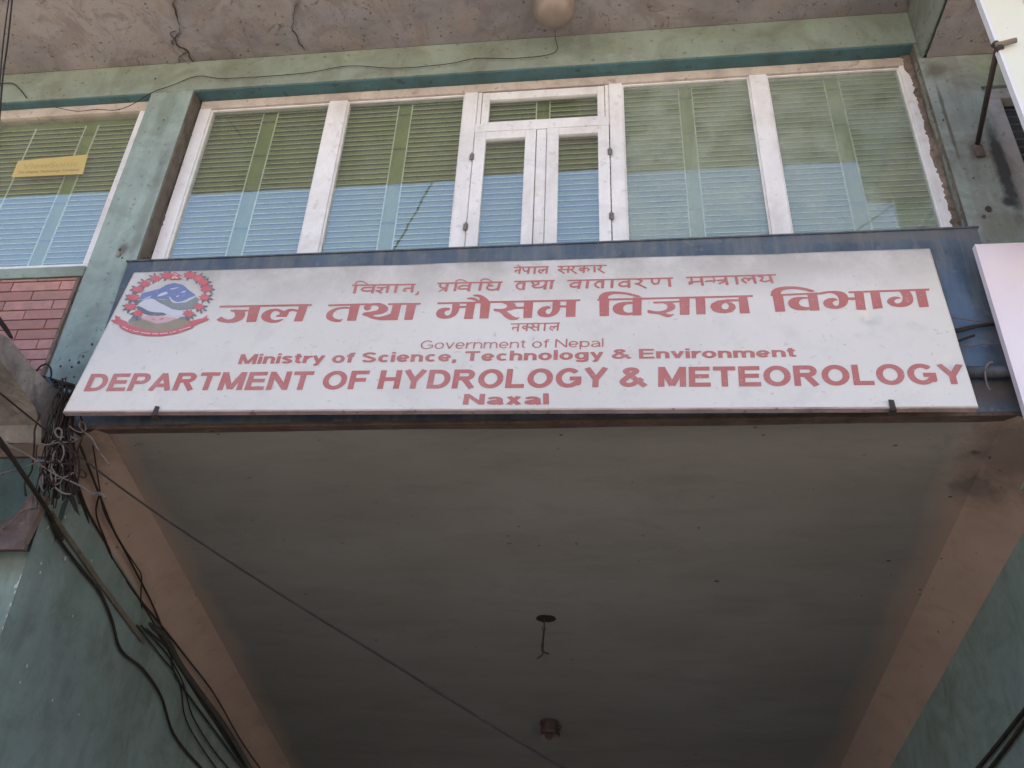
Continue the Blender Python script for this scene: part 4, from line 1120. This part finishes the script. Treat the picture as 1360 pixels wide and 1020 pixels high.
# ------------------------------------------------------------------ neighbouring signs
t2 = thing('hanging_sign', 'pale cream sign panel at the upper right, held off the wall by an iron arm', 'sign', (3.2, 3.68, 3.3))
mm = MB(); mm.box(2.42, 4.6, 3.68, 3.705, 3.2, 4.965); mm.build('panel', CREAMM, t2, bevel=.003)
mm = MB(); ring(mm, 2.412, 4.61, 3.19, 4.975, .02, .02, .02, .02, 3.676, 3.72); mm.build('frame', plain_sign('white_frame_metal', (.62, .62, .64), (.66, .66, .68)), t2)
p0, p1 = at(1356, -6, 3.677), at(1366, 20, 3.677)
mm = MB(); mm.box(p0.x, p0.x + .10, 3.6745, 3.679, p1.z, p0.z + .06); mm.build('lettering', PALE, t2)
t3 = thing('pink_sign', 'pale pink sign panel at the right edge, beside the long white sign', 'sign', (3, 4.2, 2.1))
mm = MB(); mm.box(2.218, 4.4, 4.20, 4.23, 2.15, 3.345); mm.build('panel', PINKM, t3, bevel=.004)
mm = MB(); ring(mm, 2.213, 4.405, 2.145, 3.351, .012, .012, .012, .012, 4.197, 4.24); mm.build('frame', PINKM, t3)
mm = MB(); mm.box(2.53, 2.536, 4.19, 4.25, 3.34, 3.36); mm.box(2.9, 2.906, 4.19, 4.25, 3.34, 3.36); mm.build('clip', IRON, t3)

# iron arm
arm = thing('iron_arm', 'dark iron arm running from the wall out to the cream sign', 'bracket', (2.581, 4.49, 4.45))
a, b = at(1298, 192, 4.49), at(1325, 62, 3.675)
mm = MB(); mm.tube([a, a.lerp(b, .5) + Vector((0, 0, .004)), b], .017, 10); mm.build('rod', IRON, arm, smooth=True)
mm = MB(); c = at(1300, 200, 4.49); mm.box(c.x - .03, c.x + .03, 4.478, 4.492, c.z - .06, c.z + .05); mm.build('wall_plate', RUST, arm, bevel=.003)
mm = MB(); c = b; mm.tube([c + Vector((-.02, -.01, .0)), c + Vector((.10, -.03, .012))], .016, 8); mm.build('tip', CONDUIT, arm)
mm = MB(); mm.tube([c + Vector((-.012, 0, .03)), c + Vector((.012, 0, -.03))], .024, 8); mm.build('clamp', IRON, arm)

# yellow sticker on the left window
st = thing('window_sticker', 'faded yellow sticker with small dark print on the left window pane', 'sticker', (-4.6, 4.598, 4.85))
q = [at(24, 213.5, 4.597), at(117, 205, 4.597), at(110, 231, 4.597), at(15, 235.5, 4.597)]
mm = MB(); mm.prism([Vector((p.x, 4.5975, p.z)) for p in q], (0, .001, 0)); mm.build('film', YELLOWM, st)
def flat_text(s, a, b, hgt, mat, par, y, bold):
    cu = bpy.data.curves.new('lettering', 'FONT'); cu.body = s; cu.size = 1; cu.offset = bold
    ob = bpy.data.objects.new('tmp', cu); COL.objects.link(ob); bpy.context.view_layer.update()
    me = bpy.data.meshes.new_from_object(ob.evaluated_get(bpy.context.evaluated_depsgraph_get())); bpy.data.objects.remove(ob)
    x0 = min(v.co.x for v in me.vertices); x1 = max(v.co.x for v in me.vertices)
    mm = MB()
    for v in me.vertices:
        p = (v.co.x - x0) / (x1 - x0)
        mm.v.append((a.x + (b.x - a.x) * p, y, a.z + (b.z - a.z) * p + v.co.y * hgt / .72))
    mm.f = [tuple(p.vertices) for p in me.polygons]; mm.m = [0] * len(mm.f)
    mm.build('lettering', mat, par, recalc=False)
OL = plain_sign('olive_print', (.34, .31, .13), (.37, .33, .15)); DK = plain_sign('dark_print', (.20, .14, .08), (.22, .16, .09))
flat_text('ViewSonic', at(28, 224.5, 4.5965), at(103, 220.5, 4.5965), .062, OL, st, 4.5965, .02)
flat_text('The Display Technology Company', at(23, 230.5, 4.5965), at(105, 226.5, 4.5965), .026, DK, st, 4.5965, .01)

# ------------------------------------------------------------------ lamps
gl = thing('globe_lamp', 'dusty brown globe lamp on the underside of the roof overhang', 'lamp', (-.373, 4.12, 5.94))
mm = MB(); prof = [(.001, -.315)] + [(.165 * math.sin(a), -.15 - .165 * math.cos(a)) for a in [math.pi * k / 16 for k in range(1, 14)]] + [(.075, -.012)]
mm.lathe(prof, (-.373, 4.12, 5.94)); mm.build('globe', GLOBE, gl, smooth=True)
mm = MB(); mm.lathe([(.001, -.022), (.09, -.022), (.10, -.012), (.10, .0)], (-.373, 4.12, 5.94)); mm.build('ceiling_rose', CERAMIC, gl, smooth=False)
ax = Vector((0, -.3237, -1)).normalized()      # ceiling normal, pointing down
lh = thing('lamp_holder', 'brown ceramic lamp holder without bulb on the passage ceiling', 'lamp', (-.602, 8.0, 1.09))
c = Vector((-.602, 8.002, zc(8.002) + .004))
mm = MB(); mm.lathe([(.001, 0), (.088, 0), (.090, .02), (.078, .03), (.076, .105), (.070, .118), (.035, .122), (.001, .122)], c, ax); mm.build('body', CERAMIC, lh, smooth=False)
mm = MB(); mm.lathe([(.034, .118), (.034, .15), (.026, .155), (.001, .155)], c, ax); mm.build('socket', CERAMIC, lh)
mm = MB(); mm.tube([c + Vector((.07, 0, -.02)), c + Vector((.10, -.01, -.03)), c + Vector((.085, -.015, -.08)), c + Vector((.088, -.02, -.12))], .006, 6); mm.build('wire_stub', CABLE_R, lh)
hl = thing('ceiling_hole', 'ragged dark hole in the passage ceiling where a fitting was removed', 'hole', (-.52, 6.367, 1.62))
c = Vector((-.522, 6.375, zc(6.375) - .0035)); A_ = Vector((1, 0, 0)); B_ = ax.cross(A_)
mm = MB(); mm.prism([c + A_ * (.078 * math.cos(t) * (1 + .25 * noise.noise(Vector((t * 3, 1, 1))))) + B_ * (.05 * math.sin(t) * (1 + .3 * noise.noise(Vector((t * 4, 2, 1))))) for t in [2 * math.pi * k / 26 for k in range(26)]], ax * .002)
mm.build('hole_patch', HOLE, hl)  # flat patch; the shade inside the hole is put into its colour
hw = thing('hanging_wire', 'short twisted wire dangling from the hole in the passage ceiling', 'wire', (-.52, 6.367, 1.6))
Yh = 6.36
mm = MB(); mm.tube(smooth_path([at(723, 821, Yh), at(722.5, 834, Yh), at(721, 850, Yh), at(719.5, 862, Yh), at(722, 866, Yh), at(729, 868.5, Yh - .02)], 4), .005, 6); mm.build('strand', CABLE_R, hw)
mm = MB(); mm.tube(smooth_path([at(722, 823, Yh - .02), at(723.2, 836, Yh - .015), at(721.8, 850, Yh - .01), at(721, 868, Yh), at(717, 872, Yh), at(713, 875, Yh)], 4), .0045, 6); mm.build('strand', CABLE_R, hw)
mm = MB(); mm.lathe([(.001, -.02), (.016, -.012), (.018, .006), (.001, .02)], at(722.3, 835, Yh)); mm.build('connector', CERAMIC, hw)

# ------------------------------------------------------------------ broken sunshade slab, rusty hood on the left
def ledge():
    prof = [(2.6, 2.86), (3.2, 2.74), (3.6, 2.655), (3.764, 2.614), (3.864, 2.641), (3.98, 2.60), (4.097, 2.573), (4.25, 2.565), (4.415, 2.545), (4.415, 2.40), (4.415, 2.20), (4.36, 2.30), (4.2, 2.365), (3.842, 2.471), (3.5, 2.56), (3.1, 2.66), (2.6, 2.76)]
    mm = MB(); nx = 40; n = len(prof)
    for i in range(nx + 1):
        x = -3.62 - 3.4 * (i / nx) ** 1.3
        for (y, z) in prof:
            d = noise.noise(Vector((x * 5, y * 6, z * 6))) * .016 + noise.noise(Vector((x * 14, y * 16, z * 16))) * .008
            mm.v.append((x + d * (1.6 if i == 0 else .2), y + d * .5, z + d))
    for i in range(nx):
        for k in range(n):
            a = i * n + k; b = i * n + (k + 1) % n
            mm.f.append((a, b, b + n, a + n)); mm.m.append(0)
    mm.f.append(tuple(reversed(range(n)))); mm.f.append(tuple(nx * n + k for k in range(n))); mm.m += [0, 0]
    o = mm.build('concrete_sunshade', CONC)
    tag(o, 'broken grey concrete sunshade slab below the red tiles at the left edge', 'sunshade')
ledge()
hood = thing('metal_hood', 'rusty dark sheet metal hood on the dark green wall at the lower left', 'hood', (-3.6, 4.4, 1.5))
q = [at(-60, 723, 4.22), at(33, 727, 4.22), at(63, 664, 4.405), at(44, 652, 4.408), at(22, 682, 4.409), at(0, 706, 4.41), at(-60, 735, 4.41)]
mm = MB(); mm.prism(q, (0, 0, .012)); mm.build('cover', RUST, hood)
mm = MB(); a, b = at(31, 726, 4.212), at(63, 662, 4.395)
mm.tube([a, a.lerp(b, .5), b], [.021, .024, .026], 4, flat=.6); mm.build('side_rim', TIMBER, hood)
mm = MB(); a = at(36, 730, 4.215); mm.box(a.x - 1.2, a.x - .01, 4.20, 4.23, a.z - .004, a.z + .028); mm.build('front_lip', RUST, hood, bevel=.003)

# ------------------------------------------------------------------ cables
nW = (1, .0361, 0); dW = -3.415 + .0361 * 4.4
nC = (1, .0361 - .3237, -1); dC = -3.17 + .0361 * 4.4 - 2.28 - .3237 * 4.35
def z7(x, y): return x / 2.428, 600 + y / 2.428
def cable(label, pts, r, mat, cat='cable', group='cables running down the left side of the passage', name='cable', sm=5):
    P = smooth_path(pts, sm)
    mm = MB(); mm.tube(P, r, 7); o = mm.build(name, mat, smooth=True)
    tag(o, label, cat, group)
    return o
def wl(*p, k=0): return [on(*z7(*q), nW, dW + .004 * k) for q in p]
def cv(*p, k=0): return [on(*z7(*q), nC, dC + .012 * k) for q in p]
cable('thick black cable sagging down the green passage wall, lowest of the bundle', wl((-40, -70), (60, 50), (150, 190), (190, 280), (260, 375), (320, 450), (360, 540), (390, 640), (460, 700), (520, 790), (560, 910), (640, 1010), (690, 1060)), .010, CABLE_B)
p = [on(*z7(165, 195), nW, dW), on(*z7(465, 612), nW, dW)]
mm = MB(); mm.tube([p[0], p[0].lerp(p[1], .5) + Vector((.0, 0, -.01)), p[1]], .022, 4, flat=.7)
tag(mm.build('conduit', CONDUIT), 'straight dusty brown conduit strip on the green passage wall', 'conduit')
cable('thickest dark cable bundle hugging the edge between green wall and terracotta cove', cv((210, 60), (225, 140), (258, 240), (308, 342), (380, 445), (455, 540), (525, 590), (575, 680), (640, 772), (722, 885), (810, 1030), k=1.2), .026, painted('grimy_cable_wrap', (.045, .045, .038), amt=.6))
cable('second dark cable pressed against the cove edge beside the thickest bundle', cv((200, 50), (215, 150), (250, 255), (300, 360), (370, 460), (448, 552), (520, 600), (565, 690), (628, 780), (710, 895), (790, 1035), k=.6), .017, CABLE_B)
cable('brown cable that crosses the cove and ends at the bottom edge of the photo', cv((235, 60), (285, 195), (350, 310), (366, 365), (430, 450), (520, 560), (600, 662), (690, 780), (770, 920), (840, 1022), (880, 1070)), .007, CABLE_R)
cable('thin brown cable looping widest out over the terracotta cove', cv((300, -20), (320, 110), (338, 200), (400, 310), (440, 370), (456, 402), (455, 480), (470, 590), k=1), .0048, CABLE_R)
cable('brown cable from the tangle that rejoins the bundle halfway down', cv((258, -20), (290, 60), (325, 150), (365, 250), (402, 318), (455, 420), (495, 500), (528, 582)), .0075, CABLE_R)
cable('short brown cable lying between two longer ones on the upper cove', cv((322, 130), (310, 200), (342, 290), (358, 335), (400, 400), (452, 480), (500, 560)), .006, CABLE_R)
cable('dark cable dropping short of the bundle, nearest the conduit', cv((240, 110), (272, 180), (290, 260), (292, 310), (330, 390), (400, 480)), .0075, CABLE_B)
cable('hanging loop of thin dark cable low on the green wall, left of its twin', wl((440, 560), (520, 660), (578, 740), (598, 860), (655, 960), (705, 1030)), .006, CABLE_B)
cable('hanging loop of thin dark cable low on the green wall, right of its twin', wl((455, 560), (540, 655), (590, 745), (620, 850), (680, 950), (745, 1030)), .006, CABLE_B)
cable('dark cable along the wall just under the bundle, near the bottom edge', wl((470, 570), (545, 640), (565, 720), (640, 830), (730, 950), (785, 1030)), .008, CABLE_B)
# long free wires
cable('long thin black wire slanting across the passage ceiling to the bottom edge', [at(-60, 470, 3.3), at(0, 522, 3.6), at(95, 598, 4.08), at(200, 676, 4.05), at(350, 775, 3.9), at(500, 868, 3.75), at(640, 955, 3.6), at(760, 1026, 3.5), at(820, 1062, 3.45)], .0055, CABLE_B, group='wires strung in front of the building')
cable('thick black wire coming in from the left edge to the tangle corner', [at(-60, 500, 3.2), at(0, 585, 3.6), at(32, 632, 3.9), at(62, 676, 4.3), on(*z7(160, 205), nW, dW + .01), on(*z7(200, 285), nW, dW + .01)], .013, CABLE_B, group='wires strung in front of the building')
cable('pale twisted wire entering the tangle from the left edge', [at(-40, 640, 3.9), at(0, 629, 4.0), at(30, 622, 4.1), at(55, 612, 4.2), at(75, 618, 4.2)], .005, CABLE_G, group='wires strung in front of the building')
cable('grey wire sagging over the dark green wall into the tangle', [at(-10, 575, 4.2), at(14, 592, 4.2), at(45, 610, 4.25), at(62, 632, 4.28), at(80, 640, 4.28)], .005, CABLE_G, group='wires strung in front of the building')
cable('upright black wire in the top left corner, the left one', [at(16, -30, 2.9), at(9, 20, 2.9), at(3, 70, 2.9), at(-3, 150, 2.9)], .004, CABLE_B, group='wires in the top left corner')
cable('upright black wire in the top left corner, the right one', [at(19, -30, 2.95), at(11, 50, 2.95), at(4, 100, 2.95), at(0, 150, 2.95), at(-4, 190, 2.95)], .005, CABLE_B, group='wires in the top left corner')
q = lambda x, y: at(x / 4.533, 60 + y / 4.533, 4.478)
q2 = lambda x, y: at(400 + x / 2.685, y / 2.685, 4.478)
cable('thin brown wire tacked along the green beam up to the globe lamp', [q(325, 372), q(460, 397), q(580, 387), q(700, 390), q(800, 355), q(915, 285), q(1040, 240), q(1190, 186), q(1360, 200), q2(0, 262), q2(170, 235), q2(340, 243), q2(520, 228), q2(625, 208), q2(760, 208), q2(903, 188), Vector((-.39, 4.47, 5.90)), Vector((-.385, 4.40, 5.935)), Vector((-.38, 4.25, 5.93))], .003, CABLE_R, group='wires tacked to the facade')
cable('loose brown wire end on the green beam at the far left', [q(-60, 240), q(0, 232), q(75, 230), q(120, 265), q(160, 318)], .0045, CABLE_R, group='wires tacked to the facade')

# tangle of wire ends where everything meets
tg = thing('wire_tangle', 'knotted tangle of grey and brown wire ends at the long sign\'s lower left corner', 'wires', (-3.4, 4.3, 2.1))
z6 = lambda x, y, Y=4.22: at(x / 5.1, 560 + y / 5.1, Y)
def strand(pts, r, mat, name='wire'):
    mm = MB(); mm.tube(smooth_path(pts, 6), r, 6); return mm.build(name, mat, tg, smooth=True)
def J(L, dy=.05, Y=4.2): return [z6(x, y, Y + random.uniform(-dy, dy)) for x, y in L]
strand(J([(430, 105), (395, 105), (375, 75), (385, 48), (412, 52), (420, 80), (408, 130), (395, 180), (365, 220), (355, 290)], .01), .0065, CABLE_G)
strand(J([(355, 290), (345, 340), (355, 400), (380, 450), (430, 485), (480, 492)], .01), .0055, CABLE_G)
strand(J([(20, 150), (120, 190), (220, 245), (290, 300), (380, 360), (470, 400), (560, 445), (610, 480), (700, 500)], .02), .0055, CABLE_G)
strand(J([(610, 478), (640, 490), (670, 482), (700, 495), (712, 518)], .02), .007, CABLE_G)
strand(J([(470, 30), (510, 60), (555, 72), (580, 55), (575, 15), (550, 0), (538, 25), (560, 60), (620, 110), (660, 180), (690, 225), (740, 290)], .02), .005, CABLE_G)
strand(J([(250, 160), (245, 210), (255, 265), (290, 290), (350, 275), (430, 285), (510, 290)], .02), .005, CABLE_R)
strand(J([(480, 100), (520, 125), (470, 140), (400, 140), (320, 158), (262, 150), (246, 185), (250, 240), (300, 330), (360, 385), (440, 375), (500, 345)], .02), .005, CABLE_G)
strand(J([(505, 300), (500, 260), (520, 240), (505, 290), (520, 345), (560, 380), (585, 365), (565, 335), (530, 310)], .02), .0045, CABLE_R)
strand(J([(280, 470), (240, 490), (250, 560), (270, 570), (190, 590), (130, 625), (60, 690), (0, 740)], .05, 4.3), .004, CABLE_G)
random.seed(11)
for k in range(60):
    y = -random.uniform(30, 320) if k % 2 else -50; x = 425 + random.gauss(0, 48) * (1 if y > -80 else .5) + (12 if y < -80 else 0); L = [(x, y)]
    for j in range(6):
        y += random.uniform(70, 120); x += random.gauss(-12, 19); L.append((x, y))
    strand(J(L, .04, 4.24), random.uniform(.0028, .0065), random.choice([CABLE_B, CABLE_R, CABLE_B, CABLE_B, CABLE_G if k % 4 == 0 else CABLE_B]))
for k in range(16):
    cx, cy, r = random.gauss(405, 45), random.gauss(270, 90), random.uniform(30, 75); a0 = random.uniform(0, 6)
    strand(J([(cx + r * math.cos(a0 + a * .8) * .8, cy + r * math.sin(a0 + a * .8) * 1.2 + a * 5) for a in range(7)], .03, 4.21), random.uniform(.0035, .006), random.choice([CABLE_G, CABLE_R, CABLE_B]))
# cables squeezed between the column and the sign's left end
g5 = lambda x, y, Y=4.4: at(x / 6.377, 400 + y / 6.377, Y)
for L, r, mt in (([(355, 640), (450, 665), (540, 700), (640, 735)], .010, CABLE_B), ([(355, 655), (430, 690), (520, 715), (650, 760)], .009, CABLE_B), ([(380, 660), (450, 730), (500, 800), (520, 900), (510, 1020)], .012, CABLE_B),
                 ([(400, 650), (470, 750), (530, 830), (540, 960), (530, 1060)], .010, PIPE), ([(310, 590), (345, 550), (390, 535), (425, 560), (435, 620), (425, 700), (470, 800), (500, 900)], .006, CABLE_B),
                 ([(430, 680), (520, 760), (560, 820), (620, 760)], .009, CABLE_B), ([(470, 680), (560, 700), (630, 720)], .014, CABLE_B), ([(480, 780), (540, 800), (600, 790)], .012, CABLE_B), ([(515, 680), (565, 645)], .003, CABLE_B)):
    strand([g5(*a, 4.40 + random.uniform(-.02, .02)) for a in L], r, mt)
for L in ([(-30, 150), (30, 190), (70, 250), (100, 310)], [(-30, 110), (20, 175), (50, 250), (95, 305)], [(-20, 160), (40, 240), (85, 300)]):
    strand([g5(*a, 4.05) for a in L], .009, CABLE_R)

# right-hand end of the fascia: pipe and cables going behind the pink sign
pp = [at(1270, 489.5, 4.29), at(1320, 494, 4.29), at(1370, 497, 4.29)]
mm = MB(); mm.tube([Vector((1.9, 4.29, pp[1].z)), Vector((2.6, 4.29, pp[1].z))], .036, 14)
tag(mm.build('pipe', PIPE, smooth=True), 'dark grey pipe running behind the right end of the long white sign', 'pipe')
z4 = lambda x, y, Y=4.30: at(1180 + x / 3.923, 400 + y / 3.923, Y)
cable('upper thick black cable between the white sign and the pink sign', [z4(280, 160), z4(350, 152), z4(430, 135), z4(520, 123), z4(600, 118)], .011, CABLE_B, group='cables between the white and pink signs')
cable('lower thick black cable between the white sign and the pink sign', [z4(280, 175), z4(350, 160), z4(420, 143), z4(500, 124), z4(600, 122)], .009, CABLE_B, group='cables between the white and pink signs')
cable('short stub of black cable below the two thick ones at the right', [z4(330, 220), z4(370, 205), z4(410, 190), z4(448, 178)], .008, CABLE_B, group='cables between the white and pink signs')
cable('thin pale wire stretched across the navy fascia below the black cables', [z4(370, 235), z4(430, 232), z4(500, 222), z4(620, 226)], .004, CABLE_G, group='cables between the white and pink signs')
cable('thin pale wire frayed above the black cables on the navy fascia', [z4(330, 85), z4(400, 95), z4(470, 105), z4(540, 100), z4(600, 108)], .0035, CABLE_G, group='cables between the white and pink signs')
cable('curved cream wire hanging over the grey pipe', [z4(542, 316, 4.24), z4(520, 325, 4.24), z4(505, 355, 4.24), z4(505, 400, 4.24), z4(515, 440, 4.24), z4(528, 465, 4.24)], .0055, CABLE_G, group='cables between the white and pink signs')
nR = (1, .0361, 0); dR = 2.43 + .0361 * 4.4
for lab, a, b in (('left of two parallel dark cables on the right passage wall', (1285, 1036), (1385, 912)), ('right of two parallel dark cables on the right passage wall', (1303, 1036), (1390, 918))):
    p, q_ = on(*a, nR, dR), on(*b, nR, dR)
    cable(lab, [p, p.lerp(q_, .35) + Vector((0, 0, -.006)), p.lerp(q_, .7) + Vector((0, 0, -.004)), q_], .012, CABLE_B, group='cables on the right passage wall')

def mirror_wire(a, b, lab, Yp=7.3):
    p, q = at(*a, Yp), at(*b, Yp); p.y = q.y = 9.3 - Yp; d = q - p
    cable(lab, [p - d * 2.5, p - d * .8, p, q, q + d * .8, q + d * 1.8], .009, CABLE_B, group='wires strung in front of the building')
mirror_wire((571, 248), (521, 334), 'black overhead wire high over the street, mirrored in the second big pane')
mirror_wire((1187, 272), (1141, 304), 'black overhead wire high over the street, mirrored in the rightmost big pane')

# ------------------------------------------------------------------ lift everything so that the ground is z = 0
for o in SC.objects:
    if o.parent is None and o.type in ('MESH', 'EMPTY'): o.location.z += EYE
